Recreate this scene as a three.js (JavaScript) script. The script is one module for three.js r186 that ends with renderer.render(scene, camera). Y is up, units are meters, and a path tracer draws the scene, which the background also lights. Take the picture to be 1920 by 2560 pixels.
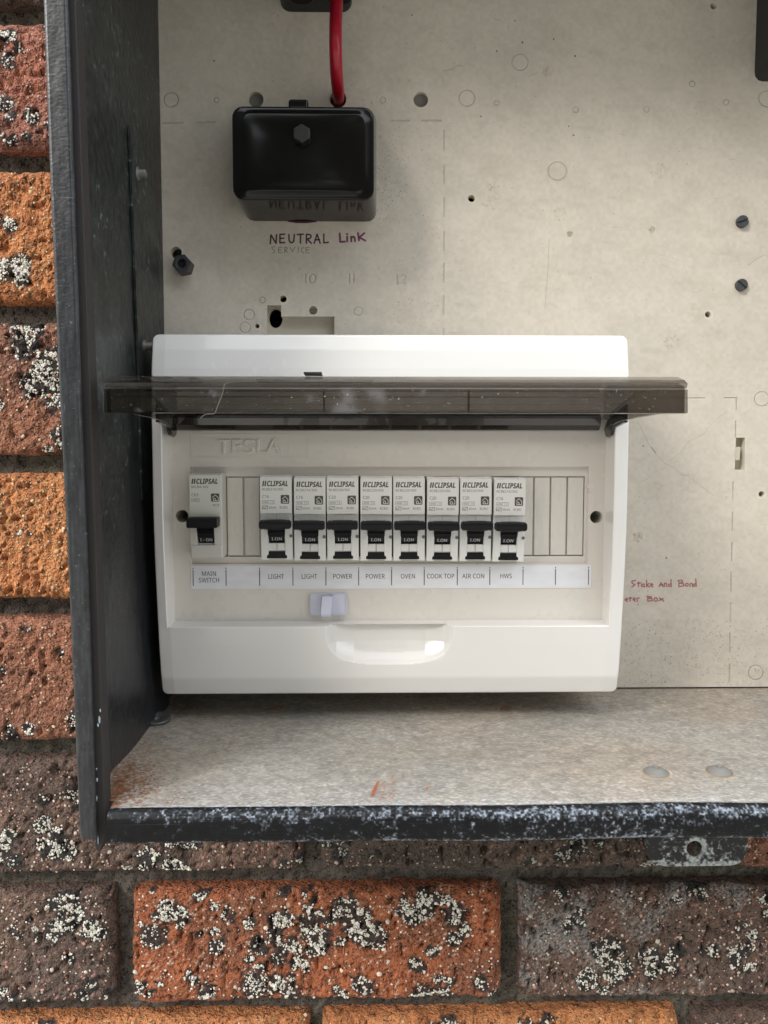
import * as THREE from 'three';
import { mergeGeometries, toCreasedNormals, mergeVertices } from 'three/addons/utils/BufferGeometryUtils.js';
import { RoundedBoxGeometry } from 'three/addons/geometries/RoundedBoxGeometry.js';
import { TextGeometry } from 'three/addons/geometries/TextGeometry.js';
import { FontLoader } from 'three/addons/loaders/FontLoader.js';

// ------------------------------------------------------------------ camera, sky, sun, exposure
const scene = new THREE.Scene();
const FOCAL = 1850, PW = 1920, PH = 2560;                       // photograph size in pixels, focal length in pixels
const camera = new THREE.PerspectiveCamera(2 * Math.atan(PH / 2 / FOCAL) * 180 / Math.PI, 0.75, 0.01, 200);
const EYE = new THREE.Vector3(0, 1.45, 0.465);
camera.position.copy(EYE);
camera.rotation.order = 'YXZ';
camera.rotation.set(-3.8 * Math.PI / 180, -0.93 * Math.PI / 180, 0);
camera.updateMatrixWorld(true);

function overcastSky() {                                        // bright even cloud, a little brighter to the zenith
  const w = 256, h = 128, d = new Float32Array(w * h * 4);
  for (let j = 0; j < h; j++) for (let i = 0; i < w; i++) {
    const el = ((j + 0.5) / h - 0.5) * Math.PI, s = Math.max(0, Math.sin(el));
    const az = (i + 0.5) / w * Math.PI * 2;
    const c = 0.92 + 0.08 * Math.sin(az * 3 + 2 * s) * Math.cos(az * 2 - 5 * s) + 0.05 * Math.sin(az * 7 + s * 9);
    const L = (0.42 + 0.92 * s) * c, k = (j * w + i) * 4;
    d[k] = L * 0.96; d[k + 1] = L * 1.0; d[k + 2] = L * 1.06; d[k + 3] = 1;
  }
  const t = new THREE.DataTexture(d, w, h, THREE.RGBAFormat, THREE.FloatType);
  t.mapping = THREE.EquirectangularReflectionMapping; t.magFilter = t.minFilter = THREE.LinearFilter; t.needsUpdate = true;
  return t;
}
const skyTex = overcastSky();
scene.background = skyTex; scene.environment = skyTex;
scene.backgroundIntensity = 1; scene.environmentIntensity = 1;
const sun = new THREE.DirectionalLight(0xfff8ee, 0.8);
sun.position.set(-2.1, 1.45 + 2.0, 2.3); sun.target.position.set(0.05, 1.45, 0.05);
sun.castShadow = true; sun.shadow.radius = 38; sun.shadow.mapSize.set(2048, 2048);
Object.assign(sun.shadow.camera, { left: -1.5, right: 1.5, top: 1.5, bottom: -1.5, near: 0.1, far: 12 });
scene.add(sun, sun.target);
const EXPOSURE = 3.5;

// ------------------------------------------------------------------ helpers
let seed = 12345;
const rnd = () => { seed = (seed * 1664525 + 1013904223) >>> 0; return seed / 4294967296; };
const reseed = (s) => { seed = s >>> 0; rnd(); rnd(); };
const rr = (a, b) => a + (b - a) * rnd();
const clamp = (x, a = 0, b = 1) => Math.min(b, Math.max(a, x));
const sstep = (a, b, x) => { const t = clamp((x - a) / (b - a)); return t * t * (3 - 2 * t); };
const lerp = (a, b, t) => a + (b - a) * t;
function hash(x, y, s) { let h = (x * 374761393 + y * 668265263 + s * 1274126177) | 0; h = Math.imul(h ^ (h >>> 13), 1274126177); h ^= h >>> 16; return (h >>> 0) / 4294967296; }
function vnoise(x, y, s = 0) {
  const xi = Math.floor(x), yi = Math.floor(y), u = x - xi, v = y - yi, a = u * u * (3 - 2 * u), b = v * v * (3 - 2 * v);
  return lerp(lerp(hash(xi, yi, s), hash(xi + 1, yi, s), a), lerp(hash(xi, yi + 1, s), hash(xi + 1, yi + 1, s), a), b);
}
function fbm(x, y, oct = 4, s = 0) { let r = 0, a = 0.5, n = 0; for (let i = 0; i < oct; i++) { r += a * vnoise(x, y, s + i * 17); n += a; a *= 0.5; x *= 2.03; y *= 2.03; } return r / n; }

// a photo pixel gives a ray; the plane that a thing lies on gives its distance
function ray(u, v) { return new THREE.Vector3((u - PW / 2) / FOCAL, -(v - PH / 2) / FOCAL, -1).applyQuaternion(camera.quaternion); }
function onZ(u, v, z) { const r = ray(u, v), t = (z - EYE.z) / r.z; return EYE.clone().addScaledVector(r, t); }
function onY(u, v, y) { const r = ray(u, v), t = (y - EYE.y) / r.y; return EYE.clone().addScaledVector(r, t); }
function onX(u, v, x) { const r = ray(u, v), t = (x - EYE.x) / r.x; return EYE.clone().addScaledVector(r, t); }
const K = PW / 1659;                                            // notes were taken on a 1659 pixel wide view
const D = (u, v, z) => onZ(u * K, v * K, z);

const taken = {};
function numbered(n) { const k = taken[n] = (taken[n] || 0) + 1; return k === 1 ? n : n + '_' + String(k - 1).padStart(3, '0'); }
function thing(name, label, category, base, group) {
  const o = new THREE.Group(); o.name = numbered(name); o.position.copy(base); scene.add(o);
  o.userData = { label, category }; if (group) o.userData.group = group;
  return o;
}
// geometry in world coordinates, hung under parent whose origin (plus its ancestors') is subtracted
function part(name, geo, mat, parent, label) {
  const m = new THREE.Mesh(Array.isArray(geo) ? mergeGeometries(geo.map(prep)) : geo, mat); m.name = name; m.castShadow = m.receiveShadow = true;
  let p = parent; const off = new THREE.Vector3(); while (p && p !== scene) { off.add(p.position); p = p.parent; }
  m.geometry.translate(-off.x, -off.y, -off.z);
  if (label) m.userData.label = label;
  parent.add(m); return m;
}
// geometry already in the parent's own coordinates
function local(name, geo, mat, parent) { const m = new THREE.Mesh(Array.isArray(geo) ? mergeGeometries(geo.map(prep)) : geo, mat); m.name = name; m.castShadow = m.receiveShadow = true; parent.add(m); return m; }
function prep(g) { const r = g.index ? g.toNonIndexed() : g.clone(); for (const k of Object.keys(r.attributes)) if (!['position', 'normal', 'uv'].includes(k)) r.deleteAttribute(k); if (!r.attributes.uv) r.setAttribute('uv', new THREE.BufferAttribute(new Float32Array(r.attributes.position.count * 2), 2)); return r; }
function boxAt(x0, x1, y0, y1, z0, z1, r = 0.0004, seg = 2) {
  const w = x1 - x0, h = y1 - y0, d = z1 - z0;
  const g = r > 0 ? new RoundedBoxGeometry(w, h, d, seg, Math.min(r, w / 2.01, h / 2.01, d / 2.01)) : new THREE.BoxGeometry(w, h, d);
  g.translate((x0 + x1) / 2, (y0 + y1) / 2, (z0 + z1) / 2); return g;
}
function extr(shape, z0, z1, bevel = 0, segs = 2, curve = 16) {
  const g = new THREE.ExtrudeGeometry(shape, { depth: z1 - z0 - 2 * bevel, bevelEnabled: bevel > 0, bevelThickness: bevel, bevelSize: bevel, bevelOffset: -bevel, bevelSegments: segs, curveSegments: curve });
  g.translate(0, 0, z0 + bevel); return g;
}
function poly(pts) { const s = new THREE.Shape(); pts.forEach((p, i) => i ? s.lineTo(p[0], p[1]) : s.moveTo(p[0], p[1])); s.closePath(); return s; }
function rrect(x0, x1, y0, y1, r, C = THREE.Shape) {
  const s = new C(); s.moveTo(x0 + r, y0); s.lineTo(x1 - r, y0); s.absarc(x1 - r, y0 + r, r, -Math.PI / 2, 0); s.lineTo(x1, y1 - r); s.absarc(x1 - r, y1 - r, r, 0, Math.PI / 2);
  s.lineTo(x0 + r, y1); s.absarc(x0 + r, y1 - r, r, Math.PI / 2, Math.PI); s.lineTo(x0, y0 + r); s.absarc(x0 + r, y0 + r, r, Math.PI, Math.PI * 1.5); return s;
}
function circ(x, y, r) { const p = new THREE.Path(); p.absarc(x, y, r, 0, Math.PI * 2, true); return p; }
function planar(geo, a, b, sa = 1, sb = sa, oa = 0, ob = 0) {     // uv from two world axes, in metres times a scale
  const P = geo.attributes.position, uv = new Float32Array(P.count * 2), g = { x: 'getX', y: 'getY', z: 'getZ' };
  for (let i = 0; i < P.count; i++) { uv[2 * i] = (P[g[a]](i) - oa) * sa; uv[2 * i + 1] = (P[g[b]](i) - ob) * sb; }
  geo.setAttribute('uv', new THREE.BufferAttribute(uv, 2)); return geo;
}
function canvas(w, h) { const c = document.createElement('canvas'); c.width = w; c.height = h; return [c, c.getContext('2d')]; }
function tex(c, color = true, rep = false) {
  const t = new THREE.CanvasTexture(c); if (color) t.colorSpace = THREE.SRGBColorSpace;
  t.magFilter = THREE.LinearFilter; if (rep) t.wrapS = t.wrapT = THREE.RepeatWrapping; t.needsUpdate = true; return t;
}
function fillPixels(ctx, w, h, f) { const im = ctx.createImageData(w, h), d = im.data; for (let j = 0; j < h; j++) for (let i = 0; i < w; i++) { const k = (j * w + i) * 4, c = f(i, j); d[k] = c[0]; d[k + 1] = c[1]; d[k + 2] = c[2]; d[k + 3] = 255; } ctx.putImageData(im, 0, 0); }
const std = (o) => new THREE.MeshStandardMaterial(o), phys = (o) => new THREE.MeshPhysicalMaterial(o);
const lin = (r, g, b) => new THREE.Color().setRGB(r, g, b);

// shared tiling grain (fine grey noise), 0.2 m tile
function grainTex(n, f, color) { const [c, x] = canvas(n, n); fillPixels(x, n, n, (i, j) => { const v = 255 * clamp(f(i / n, j / n)); return [v, v, v]; }); return tex(c, color, true); }
const tileNoise = (u, v, k, s) => { // periodic value noise
  const x = u * k, y = v * k, xi = Math.floor(x), yi = Math.floor(y), a = sstep(0, 1, x - xi), b = sstep(0, 1, y - yi), m = (q) => ((q % k) + k) % k;
  return lerp(lerp(hash(m(xi), m(yi), s), hash(m(xi + 1), m(yi), s), a), lerp(hash(m(xi), m(yi + 1), s), hash(m(xi + 1), m(yi + 1), s), a), b);
};
const plasticRough = grainTex(256, (u, v) => 0.72 + 0.35 * (tileNoise(u, v, 8, 3) - 0.5) + 0.2 * (tileNoise(u, v, 64, 4) - 0.5), false);

// ------------------------------------------------------------------ main levels
const Z_BRICK = 0.034, Z_FRAME = 0.160;
const yFloor = D(1500, 1489, 0).y;

// ------------------------------------------------------------------ ground
{
  const g = new THREE.PlaneGeometry(120, 120); g.rotateX(-Math.PI / 2);
  const [c, x] = canvas(512, 512);
  fillPixels(x, 512, 512, (i, j) => { const u = i / 512, v = j / 512, n = 0.5 * tileNoise(u, v, 8, 1) + 0.3 * tileNoise(u, v, 32, 2) + 0.2 * tileNoise(u, v, 128, 5), q = 120 + 70 * n; return [q, q * 0.97, q * 0.91]; });
  const t = tex(c, true, true); t.repeat.set(60, 60);
  const m = new THREE.Mesh(g, std({ map: t, roughness: 0.95 })); m.name = 'ground'; m.receiveShadow = true;
  m.userData = { label: 'pale concrete ground in front of the brick wall', category: 'ground', kind: 'structure' }; scene.add(m);
}

// ------------------------------------------------------------------ brick wall
const wallBase = new THREE.Vector3(-0.1, 0, Z_BRICK - 0.11);
const wall = thing('brick_wall', 'rough orange and brown brick wall with white lichen round the metal box', 'brick wall', wallBase);
const brickBump = grainTex(512, (u, v) => 0.5 + 0.5 * (tileNoise(u, v, 40, 11) - 0.5) + 0.5 * (tileNoise(u, v, 90, 12) - 0.5) + 0.35 * (tileNoise(u, v, 200, 13) - 0.5), false);
const brickGrain = (() => { const [c, x] = canvas(512, 512); fillPixels(x, 512, 512, (i, j) => { const u = i / 512, v = j / 512; const n = tileNoise(u, v, 90, 21), m = tileNoise(u, v, 190, 22), b = tileNoise(u, v, 24, 23); let q = 0.93 + 0.25 * (n - 0.5) + 0.25 * (m - 0.5) + 0.16 * (b - 0.5); if (m > 0.86) q += 0.2; if (n < 0.17) q -= 0.42; if (b < 0.16 && m < 0.5) q -= 0.25; q = 255 * clamp(q); return [q, q, q * 0.985]; }); return tex(c, true, true); })();
const brickMat = std({ vertexColors: true, map: brickGrain, bumpMap: brickBump, bumpScale: 0.0018, roughness: 0.93 });
const mortarMat = std({ vertexColors: true, map: brickGrain, bumpMap: brickBump, bumpScale: 0.001, roughness: 0.97 });
const lichenMat = std({ vertexColors: true, roughness: 0.95 });
const STYLE = {
  orange: { a: [0.59, 0.245, 0.098], b: [0.50, 0.185, 0.07], patches: 0.3, peb: 1.3, pebc: [[0.70, 0.56, 0.38], [0.62, 0.42, 0.22]] },
  fire: { a: [0.41, 0.128, 0.054], b: [0.28, 0.105, 0.056], patches: 1.1, peb: 1.0, pebc: [[0.72, 0.67, 0.59], [0.66, 0.54, 0.43]] },
  russet: { a: [0.36, 0.15, 0.088], b: [0.25, 0.112, 0.074], patches: 0.5, peb: 1.2, pebc: [[0.66, 0.50, 0.36], [0.52, 0.27, 0.18]] },
  red: { a: [0.43, 0.15, 0.092], b: [0.30, 0.125, 0.092], patches: 0.95, peb: 1.0, pebc: [[0.68, 0.57, 0.46], [0.56, 0.3, 0.21]] },
  brown: { a: [0.168, 0.105, 0.080], b: [0.125, 0.083, 0.067], patches: 0.75, peb: 1.4, pebc: [[0.62, 0.54, 0.45], [0.52, 0.27, 0.21]] },
  dark: { a: [0.14, 0.096, 0.075], b: [0.10, 0.075, 0.061], patches: 0.7, peb: 0.9, pebc: [[0.46, 0.40, 0.33], [0.40, 0.23, 0.18]] },
};
const ICO = new THREE.IcosahedronGeometry(1, 0), icoV = mergeVertices((() => { const g = ICO.clone(); g.deleteAttribute('normal'); g.deleteAttribute('uv'); return g; })());
const iP = icoV.attributes.position.array, iI = icoV.index.array;
function makeBrick(x0, x1, y0, y1, style, sd, fine, opts = {}) {
  reseed(sd * 7919 + 17);
  const S = STYLE[style], step = fine ? 0.00125 : 0.006, nx = Math.max(2, Math.round((x1 - x0) / step)), ny = Math.max(2, Math.round((y1 - y0) / step));
  const w = x1 - x0, h = y1 - y0, r = 0.006, sx = sd * 3.17, sy = sd * 1.31;
  // lichen patches: clusters of discs
  const pats = [];
  const count = Math.round(S.patches * (opts.pat ?? 1) * w * h * 2300);
  for (let i = 0; i < count; i++) { const cx = rr(x0, x1), cy = rr(y0, y1), R = rr(0.002, 0.0075) * (rnd() < 0.25 ? 1.7 : 1), n = 2 + Math.floor(rnd() * 4); for (let k = 0; k < n; k++) pats.push([cx + rr(-1, 1) * R * 1.3, cy + rr(-1, 1) * R * 1.3, R * rr(0.45, 1)]); }
  const patch = (x, y) => { let m = -1; for (const p of pats) { const dx = x - p[0], dy = y - p[1], q = p[2] * 1.5; if (dx > q || dx < -q || dy > q || dy < -q) continue; const d = Math.sqrt(dx * dx + dy * dy) / p[2]; const v = 1 - d; if (v > m) m = v; } return m > -0.3 ? m + 0.8 * (vnoise(x * 600, y * 600, sd) - 0.55) : 0; };
  const surf = (x, y) => {
    const wob = 0.0035 * (fbm((x + sx) * 60, (y + sy) * 60, 3, sd) - 0.5);
    const rc = 0.009 + 0.005 * vnoise(x < (x0 + x1) / 2 ? 1 : 2, y < (y0 + y1) / 2 ? 5 : 9, sd), qx = Math.abs(x - (x0 + x1) / 2) - w / 2 + rc, qy = Math.abs(y - (y0 + y1) / 2) - h / 2 + rc;
    const d = rc - Math.hypot(Math.max(qx, 0), Math.max(qy, 0)) - Math.min(Math.max(qx, qy), 0) + wob * 1.3;
    const e = clamp(d / r); let z = -0.0042 * (1 - e) * (1 - e); if (d < 0) z -= Math.min(0.008, -d * 1.6);
    z += 0.0032 * (fbm((x + sx) * 26, (y + sy) * 26, 3, sd + 5) - 0.5) + 0.0022 * (fbm((x + sx) * 190, (y + sy) * 120, 3, sd + 9) - 0.5);
    const pit = fbm((x + sx) * 330, (y + sy) * 210, 2, sd + 31); if (pit > 0.66) z -= 0.0036 * (pit - 0.66) / 0.2; z += 0.0016 * (vnoise((x + sx) * 520, (y + sy) * 470, sd + 37) - 0.5);
    const drag = vnoise((x + sx) * 420, (y + sy) * 55, sd + 40); if (drag > 0.84) z -= 0.0018 * (drag - 0.84) / 0.16;
    return Z_BRICK + z;
  };
  const V = [], C = [], I = [];
  for (let j = 0; j <= ny; j++) for (let i = 0; i <= nx; i++) {
    let x = x0 + w * i / nx, y = y0 + h * j / ny;
    const ox = x, oy = y, edge = Math.min(x - x0, x1 - x, y - y0, y1 - y);
    if (edge < 0.004) { const k = 0.0042 * (fbm((x + sx) * 80, (y + sy) * 80, 4, sd + 3) - 0.38) * (1 - edge / 0.004); if (i === 0 || i === nx) x += (i ? -1 : 1) * k; if (j === 0 || j === ny) y += (j ? -1 : 1) * k; }
    V.push(x, y, surf(ox, oy));
    const t = sstep(0.3, 0.7, fbm((x + sx) * 28, (y + sy) * 28, 4, sd + 60)), f = 0.8 + 0.4 * fbm((x + sx) * 260, (y + sy) * 200, 2, sd + 70);
    let c = [0, 1, 2].map((k) => lerp(S.a[k], S.b[k], t) * f);
    const sp = hash(i, j, sd + 90); if (sp > 0.972) c = c.map((q, k) => lerp(q, S.pebc[1][k], 0.7)); else if (sp < 0.04) c = c.map((q) => q * 0.45);
    if (opts.bloom) { const b = sstep(0.52, 0.75, fbm((x + sx) * 40, (y + sy) * 40, 4, sd + 80)); const n = hash(i, j, sd + 95); if (n < b * 0.75) c = c.map((q) => lerp(q, 0.34, 0.6)); }
    if (fine) { const m = patch(x, y); if (m > -0.12 && m !== 0) { const k = sstep(-0.12, 0.1, m), bl = 0.012 + 0.02 * hash(i, j, sd + 7); c = c.map((q) => lerp(q, bl, k * 0.93)); } }
    C.push(...c);
  }
  const id = (i, j) => j * (nx + 1) + i;
  for (let j = 0; j < ny; j++) for (let i = 0; i < nx; i++) I.push(id(i, j), id(i + 1, j), id(i + 1, j + 1), id(i, j), id(i + 1, j + 1), id(i, j + 1));
  // sides going back into the wall
  const rim = []; for (let i = 0; i < nx; i++) rim.push(id(i, 0)); for (let j = 0; j < ny; j++) rim.push(id(nx, j)); for (let i = nx; i > 0; i--) rim.push(id(i, ny)); for (let j = ny; j > 0; j--) rim.push(id(0, j));
  let prev = rim; const back = []; const depths = fine ? [0.0012, 0.0026, 0.0042, 0.006, 0.008, 0.0105, 0.014, 0.045] : [0.004, 0.012, 0.045];
  depths.forEach((dz, q) => { const cur = []; rim.forEach((k, n) => { cur.push(V.length / 3); const nz = 0.0016 * (vnoise(n * 0.35, q * 1.1, sd + 200) - 0.5), mx2 = V[3 * k] > (x0 + x1) / 2 ? -1 : 1, my2 = V[3 * k + 1] > (y0 + y1) / 2 ? -1 : 1, f = 0.75 + 0.4 * vnoise(n * 0.4, q * 0.9, sd + 210); const onX0 = Math.min(V[3 * k] - x0, x1 - V[3 * k]) < Math.min(V[3 * k + 1] - y0, y1 - V[3 * k + 1]); const wq = clamp((q + 1) / 3.5), ex = onX0 ? lerp(V[3 * k], (mx2 > 0 ? x0 : x1) + mx2 * 0.0006, wq) + mx2 * nz * 0.7 : V[3 * k], ey = onX0 ? V[3 * k + 1] : lerp(V[3 * k + 1], (my2 > 0 ? y0 : y1) + my2 * 0.0006, wq) + my2 * nz * 0.7; V.push(ex, ey, lerp(V[3 * k + 2], Z_BRICK - 0.006, wq * 0.8) - dz); const t = fbm(n * 0.12, q * 0.5, 3, sd + 220); C.push(lerp(S.a[0], S.b[0], t) * f, lerp(S.a[1], S.b[1], t) * f, lerp(S.a[2], S.b[2], t) * f); back.push(dz); });
    for (let k = 0; k < rim.length; k++) { const n = (k + 1) % rim.length; I.push(prev[k], cur[k], cur[n], prev[k], cur[n], prev[n]); } prev = cur; });
  const g = new THREE.BufferGeometry(); g.setAttribute('position', new THREE.Float32BufferAttribute(V, 3)); g.setAttribute('color', new THREE.Float32BufferAttribute(C, 3)); g.setIndex(I); g.computeVertexNormals(); planar(g, 'x', 'y', 12, 12, sd * 0.37, sd * 0.11); { const uv = g.attributes.uv; for (let q = 0; q < uv.count; q++) { const y = V[3 * q + 1] - (y0 + y1) / 2, x = V[3 * q] - (x0 + x1) / 2, dz = (Z_BRICK - V[3 * q + 2]) * 12; if (h / 2 - Math.abs(y) < w / 2 - Math.abs(x)) uv.setY(q, uv.getY(q) + Math.sign(y) * dz); else uv.setX(q, uv.getX(q) + Math.sign(x) * dz); } }
  const o = part('brick', g, brickMat, wall);
  if (!fine) return o;
  // crusty lichen grains and clay pebbles standing proud of the face
  const LV = [], LN = [], LC = [], LI = [];
  const grain = (x, y, R, col, flat) => {
    const z = surf(x, y) + R * 0.25, b = LV.length / 3, a = rnd() * 6.28, ca = Math.cos(a), sa = Math.sin(a), ex = rr(0.8, 1.25), ey = rr(0.75, 1.2);
    for (let k = 0; k < 12; k++) { const px = iP[3 * k] * ex, py = iP[3 * k + 1] * ey, pz = iP[3 * k + 2] * flat, j = rr(0.85, 1.15); LV.push(x + R * j * (px * ca - py * sa), y + R * j * (px * sa + py * ca), z + R * j * pz); const l = Math.hypot(px, py, pz / flat / flat); LN.push((px * ca - py * sa) / l, (px * sa + py * ca) / l, pz / flat / flat / l); LC.push(...col); }
    for (const k of iI) LI.push(b + k);
  };
  for (const p of pats) {
    const n = Math.round(p[2] * p[2] * 3.14 / 0.8e-6 * rr(0.3, 1.0));
    for (let i = 0; i < n; i++) { const a = rnd() * 6.28, q = Math.sqrt(rnd()) * p[2] * 0.9, x = p[0] + Math.cos(a) * q, y = p[1] + Math.sin(a) * q; if (x < x0 + 0.002 || x > x1 - 0.002 || y < y0 + 0.002 || y > y1 - 0.002) continue; if (vnoise(x * 420, y * 420, sd + 3) < 0.47) continue; const v = rr(0.40, 0.82) * (S === STYLE.dark ? 0.6 : 1); grain(x, y, rr(0.00025, 0.00072) * (rnd() < 0.07 ? 1.6 : 1), [v, v * rr(0.93, 0.99), v * rr(0.78, 0.9)], 0.5); }
  }
  const pc = Math.round(S.peb * w * h * 36000);
  for (let i = 0; i < pc; i++) { const x = rr(x0 + 0.002, x1 - 0.002), y = rr(y0 + 0.002, y1 - 0.002), col = S.pebc[rnd() < 0.6 ? 0 : 1], f = rr(0.6, 1.1); grain(x, y, rr(0.0003, 0.00085) * (rnd() < 0.06 ? 1.9 : 1), col.map((q) => q * f), 0.6); }
  const lg = new THREE.BufferGeometry(); lg.setAttribute('position', new THREE.Float32BufferAttribute(LV, 3)); lg.setAttribute('normal', new THREE.Float32BufferAttribute(LN, 3)); lg.setAttribute('color', new THREE.Float32BufferAttribute(LC, 3)); lg.setIndex(LI);
  const lo = part('lichen', lg, lichenMat, o); lo.userData.kind = 'stuff';
  return o;
}
{
  // bed joints read off the left edge of the photograph, converted to heights on the wall's face
  const jointPx = [26, 395, 781, 1160, 1521, 1876, 2209, 2533];
  const yj = jointPx.map((v, i) => onZ(i < 5 ? 60 : 300, v, Z_BRICK).y);
  yj.unshift(yj[0] + 0.086); yj.push(yj[yj.length - 1] - 0.086, yj[yj.length - 1] - 0.172);
  const t = 0.0052, bx = (u, v) => onZ(u, v, Z_BRICK).x;
  const openL = onZ(215, 1000, Z_BRICK).x + 0.012, openR = 0.44;
  const rows = [
    ['dark', 'russet'], ['red', 'brown'], ['orange', 'russet'], ['russet', 'fire'], ['orange', 'brown'], ['russet', 'orange'],
  ];
  // courses beside the box: the brick that runs in under the frame, one more to its left, and those on the right of the box
  rows.forEach(([st, st2], k) => {
    const y1 = yj[k] - t, y0 = yj[k + 1] + t, sh = k % 2 ? 0.0 : 0.115;
    makeBrick(openL - 0.205 + (k % 2 ? 0 : 0.04), openL, y0, y1, st, 10 + k, true, { pat: k === 1 ? 1.3 : 1 });
    makeBrick(openL - 0.445, openL - 0.215 + (k % 2 ? 0 : 0.04), y0, y1, st2, 40 + k, false);
    makeBrick(openR, openR + 0.2 - sh * 0.5, y0, y1, st2, 70 + k, false);
  });
  // course partly hidden by the bottom of the box
  {
    const y1 = yj[6] - t, y0 = yj[7] + t, j1 = bx(781, 2150), j2 = bx(1762, 2150);
    makeBrick(j1 - 0.235, j1 - t, y0, y1, 'brown', 101, true, { pat: 0.75 });
    makeBrick(j1 + t * 0.8, j2 - t, y0, y1, 'dark', 102, true);
    makeBrick(j2 + t, j2 + 0.235, y0, y1, 'russet', 103, true, { pat: 0.6 });
    makeBrick(j1 - 0.475, j1 - 0.245, y0, y1, 'orange', 104, false); makeBrick(j2 + 0.245, j2 + 0.475, y0, y1, 'brown', 105, false);
  }
  {
    const y1 = yj[7] - t, y0 = yj[8] + t, j1 = bx(305, 2370), j2 = bx(1277, 2370);
    makeBrick(j1 - 0.235, j1 - t, y0, y1, 'brown', 111, true, { pat: 1.5 });
    makeBrick(j1 + t, j2 - t, y0, y1, 'fire', 112, true, { pat: 1.25 });
    makeBrick(j2 + t, j2 + 0.235, y0, y1, 'brown', 113, true, { pat: 0.9, bloom: true });
    makeBrick(j1 - 0.475, j1 - 0.245, y0, y1, 'russet', 114, false); makeBrick(j2 + 0.245, j2 + 0.475, y0, y1, 'fire', 115, false);
  }
  {
    const y1 = yj[8] - t, y0 = yj[9] + t, j1 = bx(793, 2548), j2 = bx(1722, 2548);
    makeBrick(j1 - 0.235, j1 - t, y0, y1, 'orange', 121, true); makeBrick(j1 + t * 0.5, j2 - t, y0, y1, 'orange', 122, true); makeBrick(j2 + t, j2 + 0.235, y0, y1, 'brown', 123, true);
    makeBrick(j1 - 0.475, j1 - 0.245, y0, y1, 'fire', 124, false);
    const yb1 = yj[9] - t, yb0 = yj[10] + t; for (let i = 0; i < 5; i++) makeBrick(-0.5 + i * 0.24, -0.5 + i * 0.24 + 0.23, yb0, yb1, ['russet', 'brown', 'orange', 'fire', 'russet'][i], 130 + i, false);
  }
  // mortar behind the bricks, set back from their faces, as three slabs round the box opening
  const slab = (x0, x1, y0, y1, sd) => {
    const nx = Math.round((x1 - x0) / 0.003), ny = Math.round((y1 - y0) / 0.003), V = [], C = [], I = [];
    for (let j = 0; j <= ny; j++) for (let i = 0; i <= nx; i++) {
      const x = x0 + (x1 - x0) * i / nx, y = y0 + (y1 - y0) * j / ny, n = fbm(x * 90 + 5, y * 90, 3, 777), m = sstep(0.42, 0.72, fbm(x * 22, y * 30, 3, 778));
      V.push(x, y, Z_BRICK - 0.0125 + 0.004 * (n - 0.5) + 0.002 * (hash(i, j, 5) - 0.5));
      const f = 0.6 + 0.8 * hash(i, j, 779); C.push(lerp(0.115, 0.12, m) * f, lerp(0.097, 0.107, m) * f, lerp(0.083, 0.083, m) * f);
    }
    for (let j = 0; j < ny; j++) for (let i = 0; i < nx; i++) { const a = j * (nx + 1) + i; I.push(a, a + 1, a + nx + 2, a, a + nx + 2, a + nx + 1); }
    const g = new THREE.BufferGeometry(); g.setAttribute('position', new THREE.Float32BufferAttribute(V, 3)); g.setAttribute('color', new THREE.Float32BufferAttribute(C, 3)); g.setIndex(I); g.computeVertexNormals(); planar(g, 'x', 'y', 12, 12);
    part('mortar', g, mortarMat, wall);
  };
  slab(-0.62, 0.66, yj[10], yj[6] - 0.03, 2); slab(-0.62, openL, yj[6] - 0.0298, yj[0], 1); slab(openL + 0.0003, openR, yj[6] - 0.0298, yj[6] + 0.002, 4); slab(openR + 0.0003, 0.66, yj[6] - 0.0298, yj[0], 3);
  // masonry behind, down to the ground
  part('wall_core', mergeGeometries([boxAt(-0.62, openL - 0.002, 0, yj[0], Z_BRICK - 0.11, Z_BRICK - 0.02, 0), boxAt(openL - 0.002, openR + 0.002, 0, yj[6] - 0.003, Z_BRICK - 0.11, Z_BRICK - 0.02, 0), boxAt(openR + 0.002, 0.66, 0, yj[0], Z_BRICK - 0.11, Z_BRICK - 0.02, 0)]), std({ color: lin(0.2, 0.14, 0.11), roughness: 0.95 }), wall);
}

// ------------------------------------------------------------------ steel meter box
const xwF = onY(226 * K, 1686 * K, yFloor).x, xwB = onY(358 * K, 1510 * K, yFloor).x;
const boxTop = yFloor + 0.49, boxR = 0.425;
const boxBase = new THREE.Vector3(0.14, yFloor - 0.02, 0.05);
const meterBox = thing('meter_box', 'open dark painted steel meter box set into the brick wall', 'meter box', boxBase);
const darkPaint = (() => {
  const [c, x] = canvas(1024, 1024), [cb, xb] = canvas(512, 512);
  fillPixels(x, 1024, 1024, (i, j) => {
    const u = i / 1024, v = j / 1024, n = tileNoise(u, v, 14, 31), m = tileNoise(u, v, 60, 32) * 0.6 + tileNoise(u, v, 150, 33) * 0.4, s = tileNoise(u * 1, v, 110, 34);
    let q = 36 + 16 * (n - 0.5) + 40 * (m - 0.5); if (s > 0.74 && m > 0.42) q += 90 * (s - 0.74) / 0.26 * n; return [q * 0.94, q * 1.05, q * 1.03];
  });
  fillPixels(xb, 512, 512, (i, j) => { const u = i / 512, v = j / 512, q = 128 + 90 * (tileNoise(u, v, 36, 36) - 0.5) + 70 * (tileNoise(u, v, 80, 37) - 0.5); return [q, q, q]; });
  const a = tex(c, true, true), b = tex(cb, false, true);
  return std({ map: a, bumpMap: b, bumpScale: 0.0007, roughness: 0.42, metalness: 0.0 });
})();
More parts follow.
